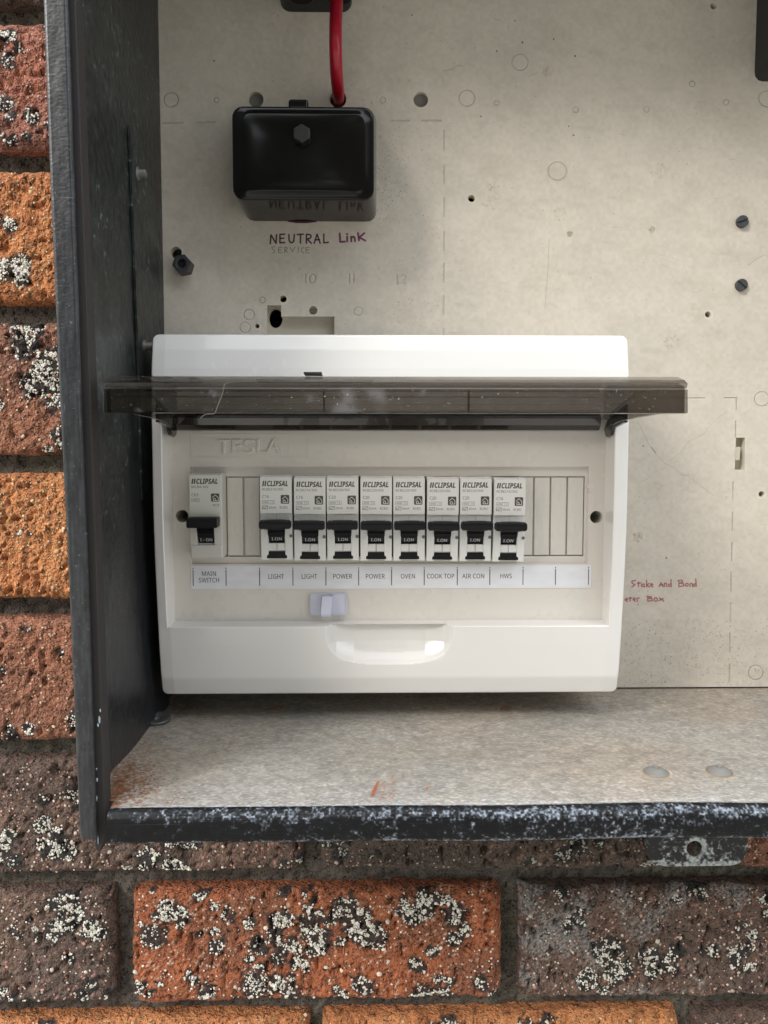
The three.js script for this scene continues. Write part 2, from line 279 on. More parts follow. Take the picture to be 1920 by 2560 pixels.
const framePaint = (() => {
  const [c, x] = canvas(512, 1024);
  fillPixels(x, 512, 1024, (i, j) => { const u = i / 512, v = j / 1024, m = tileNoise(u, v, 90, 42), st = vnoise(i * 0.25, j * 0.02, 43), s = tileNoise(u, v, 200, 44); let q = 38 + 22 * (st - 0.5) + 16 * (m - 0.5); if (s > 0.93) q += 50; return [q * 0.97, q, q * 1.06]; });
  const [cb, xb] = canvas(256, 1024); fillPixels(xb, 256, 1024, (i, j) => { const q = 128 + 120 * (vnoise(i * 0.14, j * 0.03, 45) - 0.5) + 60 * (vnoise(i * 0.4, j * 0.3, 46) - 0.5); return [q, q, q]; });
  return std({ map: tex(c, true, true), bumpMap: tex(cb, false, true), bumpScale: 0.00025, roughness: 0.36 });
})();
const sealMat = std({ color: lin(0.022, 0.018, 0.017), roughness: 0.75 });
// floor sheet: dusty galvanised steel with rust marks where the photograph shows them
const fx0 = -0.16, fx1 = 0.44, fz0 = -0.01, fz1 = 0.17;
const floorMat = (() => {
  const W = 2048, H = 614, [c, x] = canvas(W, H);
  fillPixels(x, W, H, (i, j) => {
    const X = i / W * (fx1 - fx0), Z = j / H * (fz1 - fz0);
    const a = fbm(X * 40, Z * 40, 4, 51), b = fbm(X * 230, Z * 300, 3, 52), d = fbm(X * 700, Z * 1100, 2, 53), e = fbm(X * 14 + 9, Z * 18, 3, 54);
    let v = 153 + 20 * (a - 0.5) + 38 * (b - 0.5) + 44 * (d - 0.5); const w = sstep(0.3, 0.8, e);
    if (d > 0.72) v += 30 * (d - 0.72) / 0.28;
    return [v * lerp(1.0, 1.02, w), v * lerp(0.968, 0.955, w), v * lerp(0.915, 0.87, w)];
  });
  const px = (u, v) => { const p = onY(u, v, yFloor); return [(p.x - fx0) / (fx1 - fx0) * W, (p.z - fz0) / (fz1 - fz0) * H]; };
  reseed(61);
  const rust = (u0, u1, v0, v1, n, al, big = 1) => { for (let i = 0; i < n; i++) { const s = (rnd() + rnd() + rnd()) / 3, q = (rnd() + rnd()) / 2; const [X, Y] = px(lerp(u0, u1, s) - (q - 0.5) * 60, lerp(v0, v1, q)); x.fillStyle = `rgba(${84 + rnd() * 50},${52 + rnd() * 22},${30 + rnd() * 14},${al * rnd()})`; x.beginPath(); x.ellipse(X, Y, rr(0.5, 2.2) * big, rr(0.4, 1.5) * big, rnd() * 3, 0, 7); x.fill(); } };
  rust(270, 470, 1880, 2030, 520, 0.85); rust(262, 420, 1860, 2050, 900, 0.42, 1.8); rust(250, 340, 1880, 2060, 900, 0.5, 2.2); rust(400, 520, 1735, 1800, 420, 0.4, 1.6); rust(330, 420, 1800, 1900, 260, 0.35, 1.6); rust(420, 1500, 1735, 1752, 500, 0.3, 1.6); rust(360, 480, 1975, 2030, 160, 0.7); rust(400, 600, 1840, 1930, 110, 0.4); rust(470, 700, 1860, 1890, 40, 0.35, 1.4); rust(410, 520, 1740, 1800, 110, 0.6); rust(560, 700, 1850, 1885, 30, 0.35);
  rust(260, 330, 1900, 2060, 130, 0.55);
  // brick-red smears near the front edge
  x.lineCap = 'round'; const st = (a, b, w, al) => { const p = px(...a), q = px(...b); x.strokeStyle = `rgba(158,78,48,${al})`; x.lineWidth = w; x.beginPath(); x.moveTo(...p); x.lineTo(...q); x.stroke(); };
  st([945, 1955], [930, 1988], 4, 0.75); st([940, 1966], [932, 1988], 7, 0.4); for (let i = 0; i < 60; i++) { const u = rr(950, 992), v = rr(1952, 2000) - (u - 950) * 0.4; st([u, v], [u - rr(2, 8), v + rr(3, 10)], rr(1, 3), rr(0.08, 0.3)); } st([1070, 1965], [1066, 1975], 4, 0.5);
  // pale zinc bloom along the rolled edge
  for (let i = 0; i < 2600; i++) { const u = rr(300, 1920), v = 2018 - (u - 300) * 0.0115 - Math.pow(rnd(), 2.2) * 55, [X, Y] = px(u, v); x.fillStyle = `rgba(${205 + rnd() * 40},${210 + rnd() * 40},${220 + rnd() * 35},${0.25 * rnd() + 0.08})`; x.beginPath(); x.ellipse(X, Y, rr(0.8, 4), rr(0.6, 1.7), 0, 0, 7); x.fill(); }
  for (const [u, v] of [[1640, 1935], [1798, 1933]]) { const [X, Y] = px(u, v); x.strokeStyle = 'rgba(176,140,84,0.55)'; x.lineWidth = 3; x.beginPath(); x.ellipse(X, Y, 20, 20, 0, 0, 7); x.stroke(); }
  const t = tex(c); t.flipY = false;
  const [cb, xb] = canvas(512, 256); fillPixels(xb, 512, 256, (i, j) => { const q = 128 + 140 * (fbm(i * 0.25, j * 0.5, 3, 57) - 0.5); return [q, q, q]; });
  const tb = tex(cb, false, true);
  return std({ map: t, bumpMap: tb, bumpScale: 0.0003, roughness: 0.62, metalness: 0.15 });
})();
{
  // left side sheet, turned slightly so that its foot follows the line seen in the photograph
  const ang = Math.atan2(xwF - xwB, 0.13);
  const g = new THREE.BoxGeometry(0.0015, boxTop - yFloor + 0.004, 0.165); g.translate(0, (boxTop + yFloor) / 2, 0.075); planar(g, 'z', 'y', 5); g.rotateY(ang);
  const xm = (xwB + xwF) / 2 - 0.00075; g.translate(xm - Math.sin(ang) * 0.075 + 0.0, 0, 0);
  part('side_panel', g, darkPaint, meterBox, 'left side sheet with mottled dark green black paint');
  const xs = lerp(xwB, xwF, 0.32) + 0.0004;
  const pts = [[315, 312], [367, 369], [384, 760], [388, 940], [388, 1250], [348, 1250], [340, 929]].map(([u, v]) => { const p = onX(u, v, xs); return [p.z, p.y]; });
  const pg = extr(poly(pts), 0, 0.0012); pg.rotateY(-Math.PI / 2); pg.translate(0.0012, 0, -0.05); pg.rotateY(ang); pg.translate(xs, 0, 0.05); planar(pg, 'z', 'y', 5); const plate = part('stiffener_plate', pg, darkPaint, meterBox);
  for (const [u, v] of [[347, 434], [364, 866]]) { const p = onX(u, v, xs + 0.002); const c = new THREE.LatheGeometry([[0, 0.0052], [0.0015, 0.005], [0.0022, 0.0042], [0.0022, 0.001], [0.0034, 0.0008], [0.0036, 0]].map((q) => new THREE.Vector2(...q)), 14); c.rotateZ(-Math.PI / 2); c.translate(p.x - 0.0008, p.y, p.z); part('rivet', c, std({ color: lin(0.16, 0.155, 0.14), roughness: 0.5, metalness: 0.3 }), plate); }
  // floor with the rolled front edge: one bent sheet swept along the width
  const lipTop = (x) => 0.00035 * Math.sin(x * 21) + 0.0002 * Math.sin(x * 57 + 1);
  const zEdge = onY(900, 2012, yFloor).z, prof = [];
  prof.push([fz0, 0, 0]); for (let k = 1; k <= 26; k++) prof.push([lerp(fz0, zEdge, k / 26), 0.0005 * Math.sin(k * 0.7), 0]);
  const R = 0.0055; for (let k = 1; k <= 8; k++) { const a = k / 8 * Math.PI / 2; prof.push([zEdge + R * Math.sin(a), -R + R * Math.cos(a), 1]); }
  prof.push([zEdge + R + 0.0004, -0.008, 1], [zEdge + R + 0.0002, -0.011, 1], [zEdge + R - 0.0002, -0.0128, 1], [zEdge + R - 0.0012, -0.0138, 1], [zEdge + R - 0.003, -0.0138, 1], [zEdge + R - 0.0032, -0.010, 1]);
  const xA = xwB - 0.003, xB = boxR, nx = 150, xLip = onZ(266, 2060, zEdge + 0.0055).x;
  const sweep = (rows, s0) => { const V = [], UV = [], I = []; rows.forEach((q, k) => { for (let i = 0; i <= nx; i++) { const x = lerp(q[2] || q[0] > 0.146 ? xLip : xA, xB, i / nx); const w = q[2] ? 1 : sstep(0.12, 0.15, q[0]); V.push(x, yFloor + q[1] + w * (lipTop(x) * 0.8) , q[0] + w * 0.0007 * Math.sin(x * 33)); UV.push((x - fx0) / (fx1 - fx0), s0(q, k)); } });
    for (let k = 0; k < rows.length - 1; k++) for (let i = 0; i < nx; i++) { const a = k * (nx + 1) + i; I.push(a, a + nx + 1, a + nx + 2, a, a + nx + 2, a + 1); }
    const g2 = new THREE.BufferGeometry(); g2.setAttribute('position', new THREE.Float32BufferAttribute(V, 3)); g2.setAttribute('uv', new THREE.Float32BufferAttribute(UV, 2)); g2.setIndex(I); g2.computeVertexNormals(); return g2; };
  const floorRows = prof.filter((q) => !q[2]), lipRows = [floorRows[floorRows.length - 1].slice(0, 2).concat(1), ...prof.filter((q) => q[2])];
  const fl = part('floor_sheet', sweep(floorRows, (q) => (q[0] - fz0) / (fz1 - fz0)), floorMat, meterBox, 'dusty galvanised floor sheet with rust stains in the corner');
  let arc = [0]; for (let k = 1; k < lipRows.length; k++) arc.push(arc[k - 1] + Math.hypot(lipRows[k][0] - lipRows[k - 1][0], lipRows[k][1] - lipRows[k - 1][1]));
  const lipLen = arc[arc.length - 1];
  const [c, x] = canvas(2048, 128);
  fillPixels(x, 2048, 128, (i, j) => {
    const X = i / 2048 * 0.6, s = j / 128 * lipLen, a = fbm(X * 60, s * 200, 4, 71), b = fbm(X * 420, s * 420, 3, 72), d = fbm(X * 1100, s * 1100, 2, 73);
    // worn paint: bare pale zinc follows the bend and the hem, in flecks
    const bend = Math.exp(-Math.pow((s - 0.0046) / 0.0030, 2)) * 0.15, hem = Math.exp(-Math.pow((s - 0.0165) / 0.0011, 2)) * 0.26, right = 0.05 * sstep(0.0, 0.4, X) - 0.09 * (1 - sstep(0.03, 0.16, X));
    const w = 0.9 * sstep(0.52, 0.86, 0.24 * a + 0.34 * b + 0.42 * d + bend + hem * (0.4 + a) + right + (s < 0.0006 ? 0.25 : 0));
    const k = 13 + 12 * (b - 0.5); return [lerp(k, 122 + 120 * (d - 0.5), w), lerp(k * 1.05, 130 + 120 * (d - 0.5), w), lerp(k * 1.16, 140 + 120 * (d - 0.5), w)];
  });
  const lt = tex(c); lt.flipY = false;
  const lm = phys({ specularIntensity: 0.45, map: lt, bumpMap: grainTex(256, (u, v) => 0.5 + 0.6 * (tileNoise(u, v, 40, 75) - 0.5), false), bumpScale: 0.0003, roughness: 0.5 });
  part('rolled_lip', sweep(lipRows, (q, k) => arc[k] / lipLen), lm, meterBox, 'rolled black front edge with worn paint');
  for (const [u, v] of [[1640, 1933], [1798, 1931]]) { const p = onY(u, v, yFloor); const lg = new THREE.LatheGeometry([[0.0, 0.0004], [0.0012, 0.0004], [0.0014, 0.0028], [0.0022, 0.0030], [0.0036, 0.0022], [0.0050, 0.0011], [0.0057, 0.0009], [0.0058, -0.0002]].map((q) => new THREE.Vector2(...q)), 22); lg.translate(p.x, p.y, p.z); part('rivet', lg, std({ color: lin(0.22, 0.21, 0.19), roughness: 0.6, metalness: 0.2 }), fl); }
  { const p = onY(389, 1806, yFloor), g3 = new THREE.LatheGeometry([[0.0018, 0.0004], [0.002, 0.0012], [0.0036, 0.0013], [0.0042, 0.0022], [0.0072, 0.0024], [0.0076, 0.0016], [0.0074, 0.0004], [0.0, 0.0003]].map((q) => new THREE.Vector2(...q)), 26); g3.rotateX(0.12); g3.translate(p.x + 0.001, p.y + 0.0008, p.z); part('washer', g3, std({ color: lin(0.12, 0.125, 0.12), roughness: 0.45, metalness: 0.5 }), fl); }
  // weld bead in the corner between side and floor
  reseed(91); const bead = []; for (let i = 0; i < 90; i++) { const t2 = i / 90, z = lerp(0.0, 0.135, t2); const b = new THREE.IcosahedronGeometry(rr(0.0007, 0.0014), 1); b.translate(lerp(xwB, xwF, t2 * 0.95) + rr(0.0, 0.001), yFloor + 0.0004, z); bead.push(b); }
  part('seam_bead', bead, std({ color: lin(0.12, 0.085, 0.055), roughness: 0.95 }), meterBox);
  // front frame on the left: flange, seal strip and its cut foot
  const F = (u, v, z = Z_FRAME) => { const p = onZ(u, v, z); return [p.x, p.y]; };
  const up = (p, q, y) => [p[0] + (q[0] - p[0]) * (y - p[1]) / (q[1] - p[1]), y];
  const o0 = F(106, 0), o1 = F(145, 960), i0 = F(168, 0), i1 = F(200, 960), s0 = F(189, 0), s1 = F(225, 960);
  const outer = [up(o0, o1, boxTop), o0, F(124, 480), o1, F(170, 1460), F(187, 1860), F(197, 2085), F(203, 2101)];
  const inner = [F(240, 2104), F(232, 1860), F(219, 1460), i1, F(184, 480), i0, up(i0, i1, boxTop)];
  const fg = extr(poly([...outer, ...inner]), Z_FRAME - 0.0032, Z_FRAME, 0.0015, 4); planar(fg, 'x', 'y', 9, 4.5); 
  const back = extr(poly([...outer.map(([a, b]) => [a, b]), ...outer.slice().reverse().map(([a, b]) => [a + 0.0016, b])]), Z_BRICK - 0.01, Z_FRAME - 0.0034); planar(back, 'z', 'y', 9, 4.5);
  part('frame_flange', fg, framePaint, meterBox, 'black painted front flange of the left side'); part('outer_side', back, framePaint, meterBox);
  const zs = Z_FRAME - 0.004; const S2 = (u, v) => F(u, v, zs);
  const so = [S2(238, 2126), S2(233, 1860), S2(220, 1460), S2(201, 960), S2(185, 480), S2(169, 0)], si = [S2(189, 0), S2(207, 480), S2(226, 960), S2(243, 1460), S2(257, 1860), S2(263, 2040), S2(264, 2090), S2(250, 2130)];
  const soT = up(S2(169, 0), S2(201, 960), boxTop), siT = up(S2(189, 0), S2(226, 960), boxTop);
  const sg = extr(poly([...so, soT, siT, ...si]), zs - 0.008, zs, 0.0005); planar(sg, 'x', 'y', 9, 4.5); part('edge_return', sg, sealMat, meterBox, 'dark inner return of the frame');
  // chipped pale paint on the return's foot
  const chips = []; for (const [u, v, w, h] of [[246, 1790, 5, 18], [243, 1808, 4, 9], [249, 1772, 3, 8], [240, 1920, 3, 5], [241, 1945, 3.4, 9], [241, 1990, 2, 12], [240, 2050, 3, 26], [244, 2090, 2.4, 20]]) { const p = onZ(u, v, zs + 0.0003), q = onZ(u + w, v + h, zs + 0.0003); chips.push(extr(poly([[p.x, (p.y + q.y) / 2], [(p.x * 2 + q.x) / 3, p.y], [q.x, lerp(p.y, q.y, 0.3)], [lerp(p.x, q.x, 0.8), q.y], [lerp(p.x, q.x, 0.3), lerp(p.y, q.y, 0.9)]]), zs + 0.0001, zs + 0.0005)); }
  part('paint_chip', chips, std({ color: lin(0.45, 0.52, 0.58), roughness: 0.7 }), meterBox);
  // closing panels out of view: top, right side, back
  part('top_panel', planar(boxAt(xwB - 0.004, boxR, boxTop, boxTop + 0.0015, -0.06, Z_FRAME, 0), 'x', 'z', 5), darkPaint, meterBox);
  part('side_panel', planar(boxAt(boxR, boxR + 0.0015, yFloor - 0.012, boxTop + 0.0015, -0.06, Z_FRAME, 0), 'z', 'y', 5), darkPaint, meterBox);
  part('back_panel', planar(boxAt(xwB - 0.012, boxR + 0.0015, yFloor - 0.012, boxTop + 0.0015, -0.062, -0.0605, 0), 'x', 'y', 5), darkPaint, meterBox);
  part('back_side', planar(boxAt(xwB - 0.0135, xwB - 0.012, yFloor - 0.012, boxTop + 0.0015, -0.06, 0.02, 0), 'z', 'y', 5), darkPaint, meterBox);
  // fixing lug below the box, against the bricks
  const zl = Z_BRICK + 0.009, L = (u, v) => { const p = onZ(u, v, zl); return [p.x, p.y]; };
  const sh = new THREE.Shape(); const a = L(1612, 2060), b = L(1612, 2125), c1 = L(1614, 2150), d = L(1655, 2165), e = L(1840, 2162), f = L(1866, 2140), g4 = L(1871, 2110), h4 = L(1868, 2060);
  sh.moveTo(...a); sh.lineTo(...L(1612, 2108)); sh.quadraticCurveTo(...L(1614, 2166), ...L(1672, 2167)); sh.lineTo(...L(1818, 2165)); sh.quadraticCurveTo(...L(1872, 2164), ...L(1871, 2106)); sh.lineTo(...h4); sh.closePath();
  const hc = L(1737, 2122); sh.holes.push(circ(hc[0], hc[1], 0.0047));
  const lg = extr(sh, zl - 0.0018, zl, 0.0005); 
  const [cl, xl] = canvas(512, 256); const W0 = L(1600, 2050), W1 = L(1880, 2175);
  fillPixels(xl, 512, 256, (i, j) => { const X = lerp(W0[0], W1[0], i / 512), Y = lerp(W0[1], W1[1], j / 256), a2 = fbm(X * 220, Y * 220, 4, 83), b2 = fbm(X * 700, Y * 700, 3, 84); const ed = sstep(0.0048, 0.0, Y - e[1]) * 0.34 + sstep(0.0085, 0.0055, Math.hypot(X - hc[0], Y - hc[1])) * 0.34; const w = sstep(0.42, 0.74, 0.45 * a2 + 0.5 * b2 + ed * 0.8); const k = 20, q = 170 + 90 * (b2 - 0.5); return [lerp(k, q * 0.96, w), lerp(k, q, w), lerp(k, q, w)]; });
  const tl = tex(cl); planar(lg, 'x', 'y', 1 / (W1[0] - W0[0]), 1 / (W0[1] - W1[1]), W0[0], W1[1]);
  part('fixing_lug', lg, std({ map: tl, roughness: 0.6 }), meterBox, 'worn black fixing lug with a round hole');
  part('lug_arm', boxAt(L(1612, 2060)[0], L(1868, 2060)[0], L(1612, 2060)[1], L(1612, 2060)[1] + 0.008, zl - 0.0018, zl, 0.0003), darkPaint, meterBox);
}

// ------------------------------------------------------------------ switchboard panel (cream board)
const bL = D(340, 700, 0).x, bR = 0.40, bB = yFloor + 0.0015, bT = boxTop - 0.012;
const panel = thing('switchboard_panel', 'stained cream mounting board with drilled holes and handwritten notes at the back of the box', 'panel', new THREE.Vector3(0.1, bB, 0));
const tx0 = bL - 0.012, tx1 = 0.262, ty0 = bB - 0.002, ty1 = D(800, -30, 0).y;
const Zm1 = (c) => ([u, v]) => [c[0] + u * c[2], c[1] + v * c[2]];
const zA = Zm1([660, 560, 400 / 1659]), zB = Zm1([1500, 950, 420 / 1161]), zC = Zm1([400, 0, 760 / 1659]), zE = Zm1([1100, 0, 820 / 1659]);
const boardMat = (() => {
  const W = 1640, H = Math.round(W * (ty1 - ty0) / (tx1 - tx0)), [c, x] = canvas(W, H), [cb, xb] = canvas(W, H), s = W / (tx1 - tx0);
  fillPixels(x, W, H, (i, j) => {
    const X = i / s, Y = j / s, a = fbm(X * 17, Y * 17, 4, 101), b = fbm(X * 75, Y * 75, 4, 102), d = fbm(X * 480, Y * 480, 2, 103), g = fbm(X * 26 + 4, Y * 26, 3, 104), st = fbm(X * 55 + Y * 20, Y * 170 - X * 40, 3, 107);
    let v = 207 + 14 * (a - 0.5) + 12 * (b - 0.5) + 14 * (d - 0.5);
    const low = 1, dirt = sstep(0.5, 0.85, st) * 0.5; v -= 11 * dirt;
    const gr = sstep(0.5, 0.78, g) * 0.6; return [v * (1 - 0.012 * gr), v * 0.957, v * (0.893 - 0.015 * dirt)];
  });
  xb.fillStyle = 'rgb(200,200,200)'; xb.fillRect(0, 0, W, H);
  const px = (p) => { const q = onZ(p[0], p[1], 0); return [(q.x - tx0) * s, (ty1 - q.y) * s]; };
  const line = (ctx, pts, w, col) => { ctx.strokeStyle = col; ctx.lineWidth = w; ctx.lineCap = ctx.lineJoin = 'round'; ctx.beginPath(); pts.forEach((p, i) => { const q = px(p); i ? ctx.lineTo(...q) : ctx.moveTo(...q); }); ctx.stroke(); };
  reseed(111);
  // mould flecks round the black cover and in the lower right, small scuffs everywhere
  const fleck = (u0, u1, v0, v1, n, al, big = 1) => { for (let i = 0; i < n; i++) { const q = px([rr(u0, u1), rr(v0, v1)]); const g = 60 + rnd() * 40; x.fillStyle = `rgba(${g},${g * 0.95},${g * 0.8},${al * rnd()})`; x.beginPath(); x.ellipse(q[0], q[1], rr(0.5, 1.7) * big, rr(0.4, 1.3) * big, rnd() * 3, 0, 7); x.fill(); } };
  fleck(400, 1920, 0, 860, 520, 0.55); fleck(940, 1110, 300, 900, 420, 0.6); fleck(930, 1010, 340, 560, 200, 0.7); fleck(1560, 1920, 1200, 1720, 420, 0.42); fleck(1560, 1920, 1550, 1720, 700, 0.35, 1.5); fleck(600, 940, 180, 260, 60, 0.7);
  for (let i = 0; i < 130; i++) { const u = rr(1100, 1920), v = rr(20, 1720), l = rr(4, 26), a = rr(-0.6, 0.6); line(x, [[u, v], [u + l * 0.5, v + l * a * 0.4], [u + l, v + l * a]], rr(0.5, 1.1), `rgba(110,104,90,${rr(0.1, 0.4)})`); }
  for (const [u, v, r, al] of [[1680, 850, 22, 0.22], [1400, 535, 18, 0.16], [1230, 500, 26, 0.15], [1232, 465, 14, 0.2], [1730, 1570, 26, 0.16], [1595, 1342, 12, 0.25], [1370, 180, 14, 0.2], [1425, 585, 6, 0.3], [1630, 575, 8, 0.25], [1720, 1190, 18, 0.14], [1660, 400, 40, 0.08], [1650, 430, 22, 0.12]]) for (let k = 0; k < 46; k++) { const an = rnd() * 6.28, q = Math.sqrt(rnd()) * r, p = px([u + Math.cos(an) * q, v + Math.sin(an) * q]); x.fillStyle = `rgba(${126 + rnd() * 24},${112 + rnd() * 20},${84 + rnd() * 20},${al * rnd()})`; x.beginPath(); x.ellipse(p[0], p[1], rr(1, 4), rr(1, 4), 0, 0, 7); x.fill(); }
  for (const [u, v] of [[1242, 128], [1287, 52], [1384, 98], [1438, 140], [1434, 338], [1422, 316], [1202, 291], [1608, 1115], [1666, 1395], [1306, 106], [1030, 38], [535, 152]]) { const p = px([u, v]); x.fillStyle = 'rgba(40,36,28,0.85)'; x.beginPath(); x.ellipse(p[0], p[1], rr(1.2, 2.2), rr(1.4, 2.6), 0, 0, 7); x.fill(); }
  // hairline cracks and pencil marks
  line(x, [[260, 280], [335, 440], [380, 500], [440, 570], [520, 610], [560, 655], [610, 662], [690, 730], [790, 800]].map(zB), 0.9, 'rgba(120,112,96,0.55)'); line(x, [[355, 465], [385, 505]].map(zB), 1.6, 'rgba(80,74,60,0.7)');
  line(x, [[880, 215], [800, 270], [715, 375], [605, 430], [560, 500], [480, 560]].map(zB), 0.9, 'rgba(120,112,96,0.45)');
  line(x, [[18, 360], [60, 350], [90, 330], [115, 335]].map(zE), 1, 'rgba(110,102,84,0.6)'); line(x, [[552, 1210], [545, 1380], [530, 1560]].map(zE), 0.9, 'rgba(100,94,80,0.45)');
  line(x, [[1560, 1340], [1600, 1310], [1640, 1290]].map(zE), 1.1, 'rgba(110,104,90,0.5)');
  // handwriting: purple-black marker, pencil, faded red marker
  const write = (strokes, map, w, col) => strokes.forEach((st) => line(x, st.map(map), w, col));
  const NE = [[[65, 205], [72, 112], [125, 200], [130, 110]], [[215, 105], [165, 108], [165, 195], [215, 192]], [[165, 150], [205, 147]], [[258, 108], [260, 165], [272, 190], [290, 194], [308, 180], [315, 108]], [[345, 110], [408, 105]], [[378, 108], [378, 198]], [[440, 200], [440, 108], [478, 110], [490, 128], [478, 148], [445, 155], [492, 200]], [[520, 200], [550, 105], [582, 198]], [[530, 165], [575, 162]], [[620, 105], [620, 195], [668, 190]]];
  const LI = [[[785, 98], [790, 185], [838, 183]], [[862, 130], [862, 180]], [[860, 104], [864, 106]], [[905, 180], [904, 132]], [[906, 142], [928, 130], [941, 143], [943, 178]], [[975, 95], [985, 170]], [[1040, 95], [988, 138], [1050, 172]]];
  write(NE, zA, 3.4, 'rgba(58,22,40,0.92)'); write(LI, zA, 4.6, 'rgba(92,28,62,0.85)');
  const SV = [[[115, 235], [82, 240], [86, 262], [112, 274], [110, 292], [85, 302]], [[185, 240], [150, 245], [150, 298], [190, 295]], [[150, 270], [180, 268]], [[215, 300], [215, 240], [242, 246], [236, 264], [215, 272], [250, 295]], [[268, 240], [295, 290], [320, 235]], [[355, 235], [355, 295]], [[415, 245], [392, 250], [386, 278], [398, 294], [415, 298]], [[470, 240], [435, 245], [435, 295], [470, 302]], [[435, 268], [465, 268]]];
  write(SV, zA, 1.3, 'rgba(70,64,58,0.75)');
  line(x, [[700, 1205], [745, 1212], [800, 1212], [850, 1206]].map(zC), 5, 'rgba(64,16,36,0.9)');
  const ring = (cx, cy, r) => Array.from({ length: 11 }, (_, i) => [cx + Math.cos(i / 10 * 6.28) * r, cy + Math.sin(i / 10 * 6.28) * r]);
  const SB = [[[245, 1385], [220, 1390], [222, 1405], [242, 1415], [220, 1430]], [[268, 1395], [265, 1428]], [[258, 1405], [285, 1402]], [[300, 1410], [285, 1415], [288, 1428], [305, 1425], [303, 1408], [308, 1430]], [[322, 1385], [322, 1430]], [[340, 1405], [324, 1418], [342, 1430]], [[348, 1420], [366, 1415], [355, 1405], [348, 1420], [365, 1430]], [[408, 1428], [422, 1400], [436, 1428]], [[412, 1418], [434, 1416]], [[445, 1428], [445, 1405], [458, 1405], [462, 1428]], [[490, 1380], [492, 1428]], [[490, 1410], [474, 1412], [474, 1426], [490, 1424]], [[545, 1385], [545, 1428], [580, 1422], [575, 1405], [548, 1405], [572, 1395], [565, 1383], [538, 1386]], ring(600, 1415, 10), [[622, 1428], [622, 1408], [636, 1406], [640, 1428]], [[662, 1375], [665, 1425]], [[662, 1408], [646, 1412], [648, 1425], [664, 1422]],
    [[172, 1520], [192, 1516], [182, 1508], [172, 1520], [190, 1530]], [[208, 1500], [208, 1528]], [[200, 1508], [220, 1506]], [[228, 1518], [245, 1514], [236, 1505], [228, 1518], [245, 1530]], [[258, 1530], [256, 1508], [270, 1506]], [[330, 1495], [330, 1528], [362, 1525], [358, 1510], [332, 1510], [356, 1500], [325, 1494]], ring(385, 1517, 12), [[410, 1505], [440, 1528]], [[438, 1510], [405, 1525]], [[262, 1551], [263, 1553]]];
  write(SB, zB, 3.2, 'rgba(140,66,62,0.72)');
  // moulded grooves: dashed cut lines, knock-out rings, stamped numbers (relief, with a darker tan line drawn along them)
  const groove = (pts, w = 2.6, al = 0.3) => { line(xb, pts, w, 'rgb(80,80,80)'); line(x, pts, w * 0.5, `rgba(124,112,88,${al * 0.5})`); };
  const seg = (map, list) => list.forEach(([a, b, cc, d]) => groove([[a, b], [cc, d]].map(map), 3, 0.42));
  seg(zC, [[15, 670, 125, 669], [195, 668, 300, 667], [1255, 658, 1360, 658], [1430, 657, 1535, 657], [1550, 715, 1550, 820], [1551, 905, 1551, 1000], [1551, 1080, 1551, 1180], [1551, 1265, 1549, 1365], [1549, 1440, 1549, 1540], [1548, 1615, 1548, 1715], [1548, 1795, 1548, 1840]]);
  seg(zB, [[480, 128, 725, 127], [862, 126, 948, 126], [945, 128, 945, 205], [940, 285, 940, 395], [922, 705, 922, 825], [918, 915, 917, 1040], [913, 1125, 912, 1250], [908, 1330, 907, 1460], [903, 1545, 902, 1670], [900, 1755, 899, 1880], [897, 1965, 896, 2085]]);
  for (const [u, v, r, al] of [[427, 249, 18, 0.5], [540, 251, 6, 0.4], [956, 250, 7, 0.3], [1167, 245, 20, 0.4], [1394, 428, 23, 0.3], [1439, 274, 7, 0.35], [1617, 273, 7, 0.35], [1731, 209, 7, 0.35], [1816, 255, 7, 0.3], [1918, 246, 20, 0.4], [1905, 998, 18, 0.4], [1300, 155, 20, 0.22], [655, 750, 7, 0.3], [622, 787, 13, 0.35], [612, 819, 13, 0.35], [895, 778, 11, 0.35], [1890, 1682, 18, 0.25], [1242, 257, 6, 0.2]]) groove(Array.from({ length: 33 }, (_, i) => [u + r * Math.cos(i / 32 * 6.284), v + r * Math.sin(i / 32 * 6.284)]), 2.4, al);
  const num = (strokes) => strokes.forEach((st) => groove(st.map(zA), 4.2, 0.22));
  num([[[425, 525], [425, 608]], Array.from({ length: 17 }, (_, i) => [497 + 34 * Math.cos(i / 16 * 6.284), 566 + 42 * Math.sin(i / 16 * 6.284)]), [[880, 525], [880, 608]], [[925, 525], [925, 608]], [[1375, 530], [1375, 615], [1385, 615]], [[1412, 545], [1425, 528], [1452, 530], [1466, 550], [1450, 580], [1415, 615], [1470, 615]]]);
  // pale rings, set off to the lower right, for the conical rims of the drilled holes
  for (const [u, v, r] of [[1179, 496, 10], [1770, 786, 11], [1784, 15, 10], [1904, 1235, 11], [783, 776, 12], [708, 747, 12], [643, 815, 8], [440, 631, 17], [1052, 250, 21]]) { const p = px([u, v]); x.strokeStyle = 'rgba(222,214,196,0.8)'; x.lineWidth = 3.4; x.beginPath(); x.ellipse(p[0] + 1.5, p[1] + 1.5, r * 0.86, r * 0.86, 0, 0, 7); x.stroke(); }
  return std({ map: tex(c), bumpMap: tex(cb, false), bumpScale: 0.0009, roughness: 0.78 });
})();
const boardUV = (g) => planar(g, 'x', 'y', 1 / (tx1 - tx0), 1 / (ty1 - ty0), tx0, ty0);
const creamPlain = std({ color: lin(0.56, 0.51, 0.41), roughness: 0.8 });
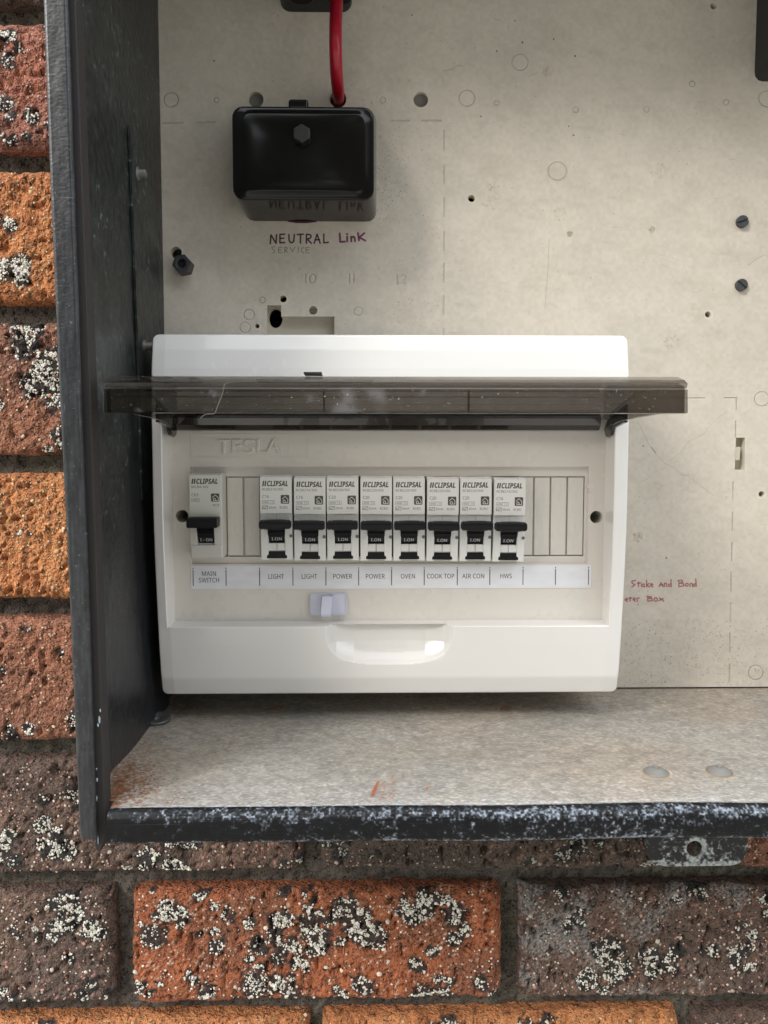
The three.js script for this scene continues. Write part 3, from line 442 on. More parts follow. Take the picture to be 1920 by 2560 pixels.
{
  const p2 = (u, v) => { const p = onZ(u, v, 0); return [p.x, p.y]; };
  const eTop = p2(382, -60), eBot = p2(404, 1700);
  const slopeX = (y) => eTop[0] + (eBot[0] - eTop[0]) * (y - eTop[1]) / (eBot[1] - eTop[1]);
  const sh = poly([[slopeX(bB), bB], [bR, bB], [bR, bT], [slopeX(bT), bT]]);
  const px2m = 0.465 / FOCAL;
  for (const [u, v, r] of [[1179, 496, 8.5], [1770, 786, 7.5], [1784, 15, 8], [1904, 1235, 7.5], [783, 776, 10.5], [708, 747, 8.5], [643, 815, 5.5], [440, 631, 14], [1052, 249, 18], [640, 249, 18], [845, 248, 20]]) { const p = p2(u, v); sh.holes.push(circ(p[0], p[1], r * px2m)); }
  // sunk rectangle above the enclosure and the fuse slot on the right
  const q = [p2(667, 763), p2(703, 763), p2(703, 791), p2(836, 791), p2(836, 900), p2(667, 900)]; const hp = new THREE.Path(); q.slice().reverse().forEach((a, i) => i ? hp.lineTo(...a) : hp.moveTo(...a)); hp.closePath(); sh.holes.push(hp);
  const sl = [p2(1840, 1094), p2(1863, 1094), p2(1862, 1174), p2(1837, 1174)]; const sp = new THREE.Path(); sl.slice().reverse().forEach((a, i) => i ? sp.lineTo(...a) : sp.moveTo(...a)); sp.closePath(); sh.holes.push(sp);
  const g = extr(sh, -0.006, 0, 0, 1, 24); part('board', boardUV(g), boardMat, panel);
  const tray = poly([p2(655, 750), p2(850, 750), p2(850, 910), p2(655, 910)].map((a) => a)); const ov = new THREE.Path(); const oc = p2(686, 791); ov.absellipse(oc[0], oc[1], 17 * px2m, 24 * px2m, 0, 6.2832, true); tray.holes.push(ov);
  const tg = extr(tray, -0.0105, -0.0061); part('recess_tray', boardUV(tg), creamPlain, panel, 'sunk rectangular pocket with an oval hole');
  const st = [p2(1838, 1117), p2(1852, 1117), p2(1850, 1150), p2(1834, 1150)]; part('slot_bridge', extr(poly(st), -0.0055, -0.0005), creamPlain, panel);
  part('slot_back', extr(poly([p2(1830, 1086), p2(1872, 1086), p2(1872, 1182), p2(1828, 1182)]), -0.0105, -0.0061), creamPlain, panel);
  for (const [u, v] of [[640, 249], [1052, 249]]) { const p = p2(u, v), c = new THREE.CylinderGeometry(18.4 * px2m, 18.4 * px2m, 0.002, 28); c.rotateX(Math.PI / 2); c.translate(p[0], p[1], -0.0035); part('knockout_plug', c, std({ color: lin(0.17, 0.16, 0.145), roughness: 0.8 }), panel); }
  // slotted screws
  for (const [u, v, a] of [[1853, 556, 0.3], [1851, 714, -0.7]]) {
    const p = p2(u, v), r = 14.5 * px2m, s2 = new THREE.Shape(); s2.absarc(0, 0, r, 0.14, Math.PI - 0.14); s2.closePath(); const s3 = new THREE.Shape(); s3.absarc(0, 0, r, Math.PI + 0.14, 2 * Math.PI - 0.14); s3.closePath();
    const base = new THREE.CylinderGeometry(r, r, 0.0014, 26); base.rotateX(Math.PI / 2); base.translate(0, 0, 0.0007);
    const gs = mergeGeometries([extr(s2, 0.0008, 0.0024, 0.0003), extr(s3, 0.0008, 0.0024, 0.0003), base].map(prep)); gs.rotateZ(a); gs.translate(p[0], p[1], 0.0001);
    part('slotted_screw', gs, std({ color: lin(0.075, 0.08, 0.085), roughness: 0.45, metalness: 0.4 }), panel);
  }
  // hexagonal stand-off beside its hole
  { const p = p2(463, 668), hx = (r) => Array.from({ length: 6 }, (_, i) => [r * Math.cos(i * Math.PI / 3 + 0.2), r * Math.sin(i * Math.PI / 3 + 0.2)]); const s = poly(hx(0.0058)); s.holes.push(circ(0, 0, 0.0026)); const gh = extr(s, -0.001, 0.009, 0.0005); gh.translate(p[0], p[1], 0); const core = new THREE.CylinderGeometry(0.0026, 0.0026, 0.006, 16); core.rotateX(Math.PI / 2); core.translate(p[0], p[1], 0.002); part('hexagon_spacer', [gh, core], std({ color: lin(0.05, 0.052, 0.055), roughness: 0.45, metalness: 0.3 }), panel); }
}

// ------------------------------------------------------------------ black fittings and the red cable
const bakelite = phys({ color: lin(0.008, 0.0072, 0.007), roughness: 0.2, specularIntensity: 0.55, roughnessMap: plasticRough });
const bakeliteDull = std({ color: lin(0.014, 0.014, 0.014), roughness: 0.45 });
function domedBox(x0, x1, y0, y1, x0b, x1b, y0b, y1b, depth, dome, rc) {
  // rounded rectangular cover: outline at the board grows to the front outline, face gently domed
  const N = 96, rings = [], ringPt = (X0, X1, Y0, Y1, r, t) => { const s = rrect(X0, X1, Y0, Y1, r); return s.getSpacedPoints(N); };
  const V = [], I = [];
  const lv = [[0, 0], [0.25, 0.25], [0.6, 0.6], [0.85, 0.87], [0.93, 1.0], [0.965, 1.0], [0.99, 1.0]]; const rows = [];
  lv.forEach(([zt, o], k) => rows.push([lerp(x0b, x0, o), lerp(x1b, x1, o), lerp(y0b, y0, o), lerp(y1b, y1, o), depth * zt, rc]));
  [[0.0004, 0.994], [0.0012, 1.0], [0.003, 1.006]].forEach(([d, zt]) => rows.push([x0 + d, x1 - d, y0 + d, y1 - d, depth * zt, rc]));
  rows.forEach((r) => { const p = ringPt(r[0], r[1], r[2], r[3], Math.min(r[5], (r[3] - r[2]) / 2.05, (r[1] - r[0]) / 2.05)); for (let i = 0; i < N; i++) V.push(p[i].x, p[i].y, r[4]); });
  { const cx = (x0 + x1) / 2, cy = (y0 + y1) / 2, o = (rows.length - 1) * N * 3; for (const f of [0.96, 0.92, 0.88, 0.83, 0.77, 0.7, 0.6, 0.48, 0.34, 0.18]) { for (let i = 0; i < N; i++) V.push(cx + (V[o + 3 * i] - cx) * f, cy + (V[o + 3 * i + 1] - cy) * f, depth * (1.006 + dome * (1 - Math.pow((V[o + 3 * i] - cx) * f / ((x1 - x0) / 2), 4)) * (1 - Math.pow((V[o + 3 * i + 1] - cy) * f / ((y1 - y0) / 2), 4)))); rows.push([0, 0, 0, 0, depth * (1.006 + dome)]); } }
  const R = rows.length; for (let k = 0; k < R - 1; k++) for (let i = 0; i < N; i++) { const a = k * N + i, b = k * N + (i + 1) % N; I.push(a, b, b + N, a, b + N, a + N); }
  const c = V.length / 3; V.push((x0 + x1) / 2, (y0 + y1) / 2, rows[R - 1][4]); for (let i = 0; i < N; i++) I.push((R - 1) * N + i, (R - 1) * N + (i + 1) % N, c);
  const g = new THREE.BufferGeometry(); g.setAttribute('position', new THREE.Float32BufferAttribute(V, 3)); g.setIndex(I); g.computeVertexNormals(); return g;
}
const font = await new FontLoader().loadAsync('fonts/droid/droid_sans_bold.typeface.json');
const fontR = await new FontLoader().loadAsync('fonts/droid/droid_sans_regular.typeface.json');
function textGeo(s, size, depth, f, cx, cy, z, sx = 1, bev = 0) { const g = new TextGeometry(s, { font: f, size, depth, curveSegments: 4, bevelEnabled: bev > 0, bevelSize: bev, bevelThickness: bev, bevelSegments: 1 }); g.computeBoundingBox(); const b = g.boundingBox; g.translate(-(b.min.x + b.max.x) / 2, -(b.min.y + b.max.y) / 2, 0); g.scale(sx, 1, 1); g.translate(cx, cy, z); return g; }
{
  const dep = 0.040, a = D(501, 229, dep), b = D(808, 432, dep), ab = D(527, 238, 0), bb = D(813, 479, 0);
  const root = thing('neutral_link_cover', 'glossy black moulded terminal cover above the handwritten NEUTRAL Link note', 'terminal cover', new THREE.Vector3((ab.x + bb.x) / 2, bb.y, 0));
  const g = domedBox(a.x, b.x, b.y, a.y, ab.x, bb.x, bb.y, ab.y, dep, 0.05, 0.0058);
  part('cover_shell', g, bakelite, root);
  const tb = D(648, 236, 0.03); part('top_clip', [boxAt(tb.x - 0.0042, tb.x + 0.0042, tb.y - 0.004, tb.y + 0.0052, 0.02, 0.031, 0.0016), boxAt(tb.x - 0.0055, tb.x + 0.0055, tb.y - 0.0045, tb.y + 0.001, 0.018, 0.0405, 0.0016)], bakelite, root);
  const kb = D(652, 290, 0.046), hx = poly(Array.from({ length: 6 }, (_, i) => [0.0052 * Math.cos(i * Math.PI / 3 + Math.PI / 6), 0.0052 * Math.sin(i * Math.PI / 3 + Math.PI / 6)]));
  const hg = extr(hx, 0.036, 0.0475, 0.0006); hg.translate(kb.x, kb.y, 0); part('fixing_bolt', hg, bakeliteDull, root);
  const zt = dep * 1.0559; const tl = (v) => D(652, v, zt);
  const letters = [textGeo('CLIPSAL', 0.0026, 0.0003, font, tl(354).x, tl(354).y, zt - 0.00012), textGeo('500V  100A  MAX', 0.0024, 0.0003, font, tl(368).x, tl(369).y, zt - 0.0002), textGeo('MAX  CABLE  16mm²'.replace('²', '2'), 0.0024, 0.0003, font, tl(384).x, tl(384).y, zt - 0.0003)];
  part('moulded_lettering', letters, bakelite, root);
}
{
  const dep = 0.042, b = D(760, 27, 0), a = D(606, 27, 0), y1 = b.y + 0.046;
  const root = thing('fuse_holder', 'black fuse holder that the red cable runs up into', 'fuse holder', new THREE.Vector3((a.x + b.x) / 2, b.y, 0));
  part('holder_body', domedBox(a.x + 0.001, b.x - 0.001, b.y + 0.001, y1, a.x, b.x, b.y, y1, dep, 0.03, 0.006), bakeliteDull, root);
  for (const u of [653, 733]) { const e = onY(u * K, 9 * K, b.y); const r = new THREE.TorusGeometry(0.0074, 0.0008, 8, 28); r.rotateX(Math.PI / 2); r.translate(e.x, b.y - 0.0001, 0.016); part('cable_entry', r, bakeliteDull, root); const dsk = new THREE.CylinderGeometry(0.0072, 0.0072, 0.0016, 28); dsk.translate(e.x, b.y - 0.0002, 0.016); part('entry_shade_disc', dsk, std({ color: lin(0.004, 0.004, 0.004), roughness: 0.9 }), root); }  // flat black disc painted as the shade inside each cable hole
}
{
  const P = [[729, -30, 0.016], [727, 10, 0.020], [725, 60, 0.027], [725, 110, 0.028], [727, 160, 0.021], [730, 195, 0.011], [731, 214, 0.0], [731, 222, -0.02]].map(([u, v, z]) => D(u, v, z));
  const g = new THREE.TubeGeometry(new THREE.CatmullRomCurve3(P), 60, 0.00365, 20);
  const m = new THREE.Mesh(g, phys({ color: lin(0.40, 0.006, 0.022), roughness: 0.38, clearcoat: 0.15 })); m.name = 'power_cable'; m.castShadow = m.receiveShadow = true; m.userData = { label: 'red insulated cable from the fuse holder down behind the black cover', category: 'cable' }; scene.add(m);
}
{
  const dep = 0.05, a = D(1637, -60, 0), b = D(1637, 176, 0), W = 0.075;
  const root = thing('relay_unit', 'black plastic unit with rounded corners mounted on the right of the cream board', 'relay', new THREE.Vector3(a.x + W / 2, b.y, 0));
  part('case', domedBox(a.x + 0.001, a.x + W - 0.001, b.y + 0.001, a.y - 0.001, a.x, a.x + W, b.y, a.y, dep, 0.02, 0.005), bakeliteDull, root);
  part('front_panel', boxAt(a.x + 0.012, a.x + W - 0.012, b.y + 0.014, a.y - 0.012, dep * 0.99, dep * 1.04, 0.001), bakelite, root);
}

// ------------------------------------------------------------------ the white enclosure
const whiteP = phys({ color: lin(0.77, 0.755, 0.73), roughness: 0.30, roughnessMap: plasticRough, clearcoat: 0.35, clearcoatRoughness: 0.06 });
const innerP = std({ color: lin(0.69, 0.655, 0.605), roughness: 0.42, roughnessMap: plasticRough });
const ZR = 0.0525;                                              // level of the recessed inner panel
const exL = D(328, 1000, 0.068).x, exR = D(1358, 1000, 0.068).x, eyT = D(842, 722, 0.063).y, eyB = D(842, 1499, 0.058).y;
const exC = (exL + exR) / 2, EH = eyT - eyB;
const opL = D(353, 1115, 0.068).x, opR = D(1325, 1115, 0.068).x, opB = D(842, 1353, 0.0635).y, opT = D(842, 890, 0.0675).y, DR = 0.0014;
const inL = D(374, 1115, ZR).x, inR = D(1305, 1115, ZR).x, inB = D(842, 1340, ZR).y, inT = opT - DR;
const encl = thing('distribution_enclosure', 'white plastic switchboard enclosure with a raised smoky lid and a row of breakers', 'enclosure', new THREE.Vector3(exC, eyB, 0));
{
  const cp = [[0, 0.0575], [0.012, 0.0604], [0.013, 0.06055], [0.037, 0.0636], [0.09, 0.068], [0.14, 0.0682], [0.168, 0.0675], [0.176, 0.0668], [0.197, 0.0625], [0.21, 0.058]];
  const zf = (y) => { const t = y - eyB; for (let i = 0; i < cp.length - 1; i++) if (t <= cp[i + 1][0]) { const k = (t - cp[i][0]) / (cp[i + 1][0] - cp[i][0]); const m = (j) => j <= 0 || j >= cp.length - 1 ? 0 : (cp[j + 1][1] - cp[j - 1][1]) / (cp[j + 1][0] - cp[j - 1][0]); const h = cp[i + 1][0] - cp[i][0], m0 = (i ? m(i) : (cp[1][1] - cp[0][1]) / cp[1][0]) * h, m1 = m(i + 1) * h, k2 = k * k, k3 = k2 * k; return (2 * k3 - 3 * k2 + 1) * cp[i][1] + (k3 - 2 * k2 + k) * m0 + (-2 * k3 + 3 * k2) * cp[i + 1][1] + (k3 - k2) * m1; } return cp[cp.length - 1][1]; };
  const scT = opB + 0.02, scB = D(842, 1436, 0.060).y, scL = D(700, 1350, 0.0636).x, scR = D(983, 1350, 0.0636).x, rad = 0.0205;
  const scoop = (x, y) => { const cx = (scL + scR) / 2, hx = (scR - scL) / 2, cy = (scT + scB) / 2, hy = (scT - scB) / 2; const f = Math.pow(Math.pow(Math.abs(x - cx) / hx, 3.2) + Math.pow(Math.max(0, opB - y) / (opB - scB), 3.2), 1 / 3.2), k = clamp((1 - f) / 0.36); return 0.0088 * (1 - Math.pow(1 - k, 2)) * sstep(0, 0.25, k); };
  const grid = (a, b, step, marks) => { const s = new Set([a, b, ...marks]); for (let x = a; x < b; x += step) s.add(x); const r = 0.0018; for (let k = 1; k <= 6; k++) { s.add(a + r * (k / 6) ** 1.6); s.add(b - r * (k / 6) ** 1.6); } const l = [...s].filter((q) => q >= a && q <= b).sort((p, q) => p - q), o = [l[0]]; for (const q of l) if (q - o[o.length - 1] > 1e-4 || marks.includes(q) || q === b) { if (marks.includes(q) && q - o[o.length - 1] < 1e-4 && !marks.includes(o[o.length - 1])) o.pop(); o.push(q); } return o; };
  const e = 0.0005;
  const mx = [opL - e, opL, inL, inR, opR, opR + e], my = [opB - e, opB, inB, inT, opT, opT + e];
  for (let x = scL - 0.001; x < scR + 0.001; x += 0.0006) mx.push(x); for (let y = scB - 0.001; y < opB - e; y += 0.0005) my.push(y);
  const gx = grid(exL, exR, 0.00125, mx), gy = grid(eyB, eyT, 0.00125, my);
  const rE = 0.0016, rc = 0.0034;
  const near = (a, b) => Math.abs(a - b) < 1e-7;
  const H = (x, y) => {
    const d = Math.min(x - exL, exR - x, y - eyB, eyT - y), k = clamp(d / rE);
    let z = zf(y) - rE * (1 - Math.sqrt(1 - (1 - k) * (1 - k))) - (y < opB + 1e-6 ? scoop(x, y) : 0);
    const di = Math.min((x - opL) / (inL - opL), (opR - x) / (opR - inR), (y - opB) / (inB - opB), (opT - y) / (opT - inT));
    if (di > 1 - 1e-4) return ZR; if (di > -1e-4 && di < 1e-4) return z - 0.00035; if (di > 0) return lerp(z, ZR, di);
    return z;
  };
  const V = [], id = []; let n = 0;
  for (const y of gy) for (const x of gx) {
    let X = x, Y = y; const cx = clamp(x, exL + rc, exR - rc), cy = clamp(y, eyB + rc, eyT - rc); if (cx !== x && cy !== y) { const dx = x - cx, dy = y - cy, m = Math.max(Math.abs(dx), Math.abs(dy)), l = Math.hypot(dx, dy); X = cx + dx * m / l; Y = cy + dy * m / l; }
    V.push(X, Y, H(x, y));
  }
  const nx = gx.length, I = [], ny = gy.length;
  for (let j = 0; j < ny - 1; j++) for (let i = 0; i < nx - 1; i++) {
    const mxx = (gx[i] + gx[i + 1]) / 2, myy = (gy[j] + gy[j + 1]) / 2; if (mxx > inL && mxx < inR && myy > inB && myy < inT) continue;
    const a = j * nx + i; I.push(a, a + 1, a + nx + 1, a, a + nx + 1, a + nx);
  }
  const rim = []; for (let i = 0; i < nx - 1; i++) rim.push(i); for (let j = 0; j < ny - 1; j++) rim.push(j * nx + nx - 1); for (let i = nx - 1; i > 0; i--) rim.push((ny - 1) * nx + i); for (let j = ny - 1; j > 0; j--) rim.push(j * nx);
  const b0 = V.length / 3; for (const k of rim) V.push(V[3 * k], V[3 * k + 1], 0.0004);
  for (let k = 0; k < rim.length; k++) { const q = (k + 1) % rim.length; I.push(rim[k], b0 + k, b0 + q, rim[k], b0 + q, rim[q]); }
  let g = new THREE.BufferGeometry(); g.setAttribute('position', new THREE.Float32BufferAttribute(V, 3)); g.setIndex(I); planar(g, 'x', 'y', 5); g = toCreasedNormals(g, 0.6);
  part('front_cover', g, whiteP, encl);

  // recessed inner panel with the breaker window and the two fixing holes
  const wL = D(413, 1100, ZR).x, wR = D(1271, 1100, ZR).x, wT = D(842, 1008, ZR).y, wB = D(842, 1218, ZR).y;
  const ip = poly([[inL, inB], [inR, inB], [inR, inT], [inL, inT]]);
  const win = new THREE.Path(); [[wL, wB], [wL, wT], [wR, wT], [wR, wB]].forEach((q, i) => i ? win.lineTo(...q) : win.moveTo(...q)); win.closePath(); ip.holes.push(win);
  const h1 = D(393.5, 1115, ZR), h2 = D(1288, 1117, ZR); ip.holes.push(circ(h1.x, h1.y, 0.0035), circ(h2.x, h2.y, 0.0035));
  const inner = part('inner_panel', planar(extr(ip, ZR - 0.0025, ZR), 'x', 'y', 5), innerP, encl);
  for (const h of [h1, h2]) { const t = new THREE.CylinderGeometry(0.0035, 0.0033, 0.022, 26, 1, true); t.rotateX(Math.PI / 2); t.translate(h.x, h.y, ZR - 0.0135); part('screw_well', t, std({ color: lin(0.6, 0.57, 0.52), roughness: 0.5, side: THREE.DoubleSide }), inner); const s = new THREE.CylinderGeometry(0.0032, 0.0032, 0.003, 20); s.rotateX(Math.PI / 2); s.translate(h.x, h.y, ZR - 0.023); part('well_screw', s, std({ color: lin(0.05, 0.05, 0.05), roughness: 0.5, metalness: 0.5 }), inner); }
  // sunk window surround and snap-out blanking strips
  const zW = ZR - 0.0022, sT = D(842, 1029, zW).y, sB = D(842, 1202, zW).y;
  const ws = poly([[wL, wB], [wR, wB], [wR, wT], [wL, wT]]); const wh = new THREE.Path(); const sL = wL + 0.0004, sR = D(1262, 1100, zW).x; [[sL, sB], [sL, sT], [sR, sT], [sR, sB]].forEach((q, i) => i ? wh.lineTo(...q) : wh.moveTo(...q)); wh.closePath(); ws.holes.push(wh);
  part('window_surround', extr(ws, zW - 0.002, zW), innerP, encl);
  const strip = (u0, u1) => { const a = D(u0, 1100, zW), b = D(u1, 1100, zW); part('blanking_strip', boxAt(a.x + 0.00045, b.x - 0.00045, sB + 0.0006, sT - 0.0006, zW - 0.0030, zW - 0.0002, 0.0004), innerP, encl); };
  for (const [a, b] of [[489, 526.5], [526.5, 562], [1121, 1153], [1153, 1189], [1189, 1225], [1225, 1262]]) strip(a, b);
  for (const [a, b] of [[488, 562.5], [1121, 1263]]) part('strip_backing', boxAt(D(a, 1100, zW).x, D(b, 1100, zW).x, sB - 0.001, sT + 0.001, zW - 0.0040, zW - 0.0022, 0), innerP, encl);
  part('rear_shade_plate', boxAt(exL + 0.004, exR - 0.004, eyB + 0.004, eyT - 0.004, 0.0006, 0.004, 0), std({ color: lin(0.02, 0.02, 0.02), roughness: 0.9 }), encl);  // black colour stands for the shade inside the enclosure
  // raised maker's panel and lettering at upper left of the inner panel
  const r0 = D(413, 988, ZR), r1 = D(666, 937, ZR), f = 0.0005; part('raised_border', [boxAt(r0.x, r1.x, r1.y - f, r1.y, ZR - 0.0003, ZR + 0.00025, 0), boxAt(r0.x, r1.x, r0.y, r0.y + f, ZR - 0.0003, ZR + 0.00025, 0), boxAt(r0.x, r0.x + f, r0.y + f, r1.y - f, ZR - 0.0003, ZR + 0.00025, 0), boxAt(r1.x - f, r1.x, r0.y + f, r1.y - f, ZR - 0.0003, ZR + 0.00025, 0)], innerP, inner);
  const tc = D(539, 964, ZR), tw = D(608, 964, ZR).x - D(471, 964, ZR).x; const tg = textGeo('TESLA', 0.0074, 0.0009, fontR, 0, 0, 0, 1, 0.00015); tg.computeBoundingBox(); const k = tw / (tg.boundingBox.max.x - tg.boundingBox.min.x); tg.scale(k, 1, 1); tg.translate(tc.x, tc.y, ZR - 0.0002); part('moulded_lettering', tg, innerP, inner);

  // ---------------- smoky lid, swung up
  const smoke = phys({ color: lin(0.60, 0.58, 0.56), roughness: 0.04, transmission: 1, thickness: 0, ior: 1.5 });
  const smokeDark = phys({ color: lin(0.020, 0.015, 0.013), roughness: 0.12, clearcoat: 0.4 });
  const hz = EYE.y; const hw = 0.1183, lx = D(842, 905, 0.06).x + 0.0006;
  const pr = [[0.060, 0.0255], [0.072, 0.0288], [0.085, 0.0318], [0.098, 0.0341], [0.111, 0.0357], [0.124, 0.0368], [0.136, 0.0373], [0.146, 0.0370], [0.154, 0.0358], [0.160, 0.0340], [0.1632, 0.0322]];
  const th = 0.0022, nrm = pr.map((p, i) => { const a = pr[Math.max(0, i - 1)], b = pr[Math.min(pr.length - 1, i + 1)], dz = b[0] - a[0], dy = b[1] - a[1], l = Math.hypot(dz, dy); return [-dy / l, dz / l]; });
  const low = pr.map((p, i) => [p[0] - nrm[i][0] * th, p[1] - nrm[i][1] * th]);
  const swept = (pts, x0, x1, bev = 0.0003) => { const s = poly(pts.map(([z, y]) => [z, y])); const q = extr(s, 0, x1 - x0, bev); q.rotateY(-Math.PI / 2); q.translate(x1, hz, 0); return q; };   // shape x axis becomes world z, depth runs along x
  const lid = part('lid', swept([...pr, ...low.slice().reverse()], lx - hw, lx + hw), smoke, encl, 'smoky transparent lid swung open');
  const zr = 0.1632; const fr = swept([[zr + 0.0001, 0.0298], [zr + 0.0008, 0.0202], [zr - 0.0014, 0.0200], [zr - 0.0021, 0.0296]], lx - hw, lx + hw); part('front_rim', fr, smoke, lid);
  const sideProf = [...low.slice(1).map(([z, y]) => [Math.min(z, zr - 0.0025), y - 0.0001]), [zr - 0.0025, 0.0202], [0.14, 0.0215], [0.11, 0.0215], [0.085, 0.021], [0.066, 0.019]];
  part('side_rim', swept(sideProf, lx - hw, lx - hw + th), smoke, lid); part('side_rim', swept(sideProf, lx + hw - th, lx + hw), smoke, lid);
  const yb = D(842, 931, 0.0585).y - hz; part('hinge_bar', swept([[0.0535, yb + 0.001], [0.056, yb], [0.0600, yb + 0.0004], [0.0625, yb + 0.003], [0.063, yb + 0.008], [0.058, yb + 0.0085], [0.0535, yb + 0.007]], opL + 0.005, opR - 0.006), smokeDark, lid);
  for (const [u0, u1] of [[366, 376], [1313, 1321]]) { const a = D(u0, 930, 0.062).x, b = D(u1, 930, 0.062).x, y0 = D(842, 944, 0.066).y - hz; part('hinge_arm', swept([[0.055, y0 + 0.004], [0.0575, y0 + 0.0008], [0.061, y0], [0.0655, y0 + 0.001], [0.0690, y0 + 0.0045], [0.088, 0.0205], [0.088, 0.030], [0.060, 0.0235], [0.055, 0.019]], a, b, 0.0005), smokeDark, lid); }
  const ta = D(655, 824, 0.16), tb2 = D(695, 824, 0.16); part('latch_slot', boxAt(ta.x, tb2.x, hz + 0.0362, hz + 0.0372, 0.1515, 0.1585, 0.0003), smokeDark, lid);
  const la = D(700, 870, 0.16), lb = D(1012, 870, 0.16); for (const p of [la, lb]) part('finger_rib', boxAt(p.x - 0.0004, p.x + 0.0004, hz + 0.0206, hz + 0.0292, zr - 0.0036, zr - 0.0024, 0.0001), smoke, lid);
}
{
  reseed(321); const hz = EYE.y, lidM = encl.children.find((q) => q.name === 'lid'), V = [], I = [], xl = D(842, 905, 0.06).x;
  const fl = (p, n, r) => { const b = V.length / 3, t = new THREE.Vector3(1, 0, 0), s = new THREE.Vector3().crossVectors(n, t), k = 5; V.push(p.x + n.x * r * 0.5, p.y + n.y * r * 0.5, p.z + n.z * r * 0.5); for (let i = 0; i < k; i++) { const a = i / k * 6.28, q = r * rr(0.5, 1.2); const w = p.clone().addScaledVector(t, Math.cos(a) * q * rr(0.8, 2)).addScaledVector(s, Math.sin(a) * q); V.push(w.x, w.y, w.z); } for (let i = 0; i < k; i++) I.push(b, b + 1 + i, b + 1 + (i + 1) % k); };
  for (let i = 0; i < 420; i++) { const x = xl + rr(-0.116, 0.116); if (rnd() < 0.45) fl(new THREE.Vector3(x, hz + rr(0.0215, 0.0295), 0.1641 - 0.0001), new THREE.Vector3(0, 0.05, 1), rr(0.00005, 0.00014) * (rnd() < 0.05 ? 2 : 1)); else { const t = rr(0.142, 0.1605); fl(new THREE.Vector3(x, hz + 0.0374 - Math.pow((t - 0.136) / 0.0272, 2) * 0.0045 - 0.0001, t), new THREE.Vector3(0, 0.9, 0.4), rr(0.00008, 0.0003)); } }
  const g = new THREE.BufferGeometry(); g.setAttribute('position', new THREE.Float32BufferAttribute(V, 3)); g.setIndex(I); g.computeVertexNormals(); const d = part('dust', g, std({ color: lin(0.5, 0.49, 0.46), roughness: 1, side: THREE.DoubleSide }), lidM); d.userData.kind = 'stuff';
  const hp = [[576, 826, 0.1625], [561, 830, 0.1648], [556, 850, 0.1652], [546, 875, 0.1655], [538, 893, 0.1655], [520, 895, 0.1656], [508, 903, 0.165]].map(([u, v, z]) => D(u - 75, v, z)); const h = new THREE.Mesh(new THREE.TubeGeometry(new THREE.CatmullRomCurve3(hp), 40, 0.00015, 5), std({ color: lin(0.13, 0.125, 0.115), roughness: 0.8 })); h.name = 'web_strand'; h.castShadow = true; h.userData = { label: 'thin pale web strand hanging over the front of the smoky lid', category: 'web strand' }; scene.add(h);
}
// paper label strip
{
  const zl = ZR, a = D(412.5, 1222.5, zl), b = D(1276, 1270, zl), W = 2048, H = 112, [c, x] = canvas(W, H);
  fillPixels(x, W, H, (i, j) => { const q = 232 + 8 * (vnoise(i * 0.02, j * 0.05, 5) - 0.5) + 5 * (hash(i, j, 3) - 0.5); return [q * 0.985, q * 0.99, q * 1.015]; });
  const u2x = (u) => (u - 412.5) / (1276 - 412.5) * W; x.fillStyle = '#1c1c20';
  for (const u of [417, 487.5, 559.5, 631, 702, 772.5, 843.5, 914, 985.5, 1056, 1128, 1198.5, 1270.5]) { x.fillRect(u2x(u) - 2, 18, 4, 78); x.fillRect(u2x(u) - 2.5, 9, 5, 5); }
  x.textAlign = 'center'; x.textBaseline = 'middle'; x.font = '30px sans-serif';
  x.fillText('MAIN', u2x(451), 37); x.fillText('SWITCH', u2x(451), 69);
  for (const [s, u] of [['LIGHT', 594.5], ['LIGHT', 666], ['POWER', 737.5], ['POWER', 808], ['OVEN', 879], ['COOK TOP', 949.5], ['AIR CON', 1020.5], ['HWS', 1091]]) x.fillText(s, u2x(u), 52);
  const g = boxAt(a.x, b.x, b.y, a.y, zl + 0.00006, zl + 0.0003, 0); planar(g, 'x', 'y', 1 / (b.x - a.x), 1 / (a.y - b.y), a.x, b.y);
  const m = new THREE.Mesh(g, std({ map: tex(c), roughness: 0.55 })); m.name = 'label_strip'; m.castShadow = m.receiveShadow = true; m.rotation.set(0, 0, 0);
  m.userData = { label: 'white printed label strip naming the circuits below the breakers', category: 'label' }; scene.add(m);
}
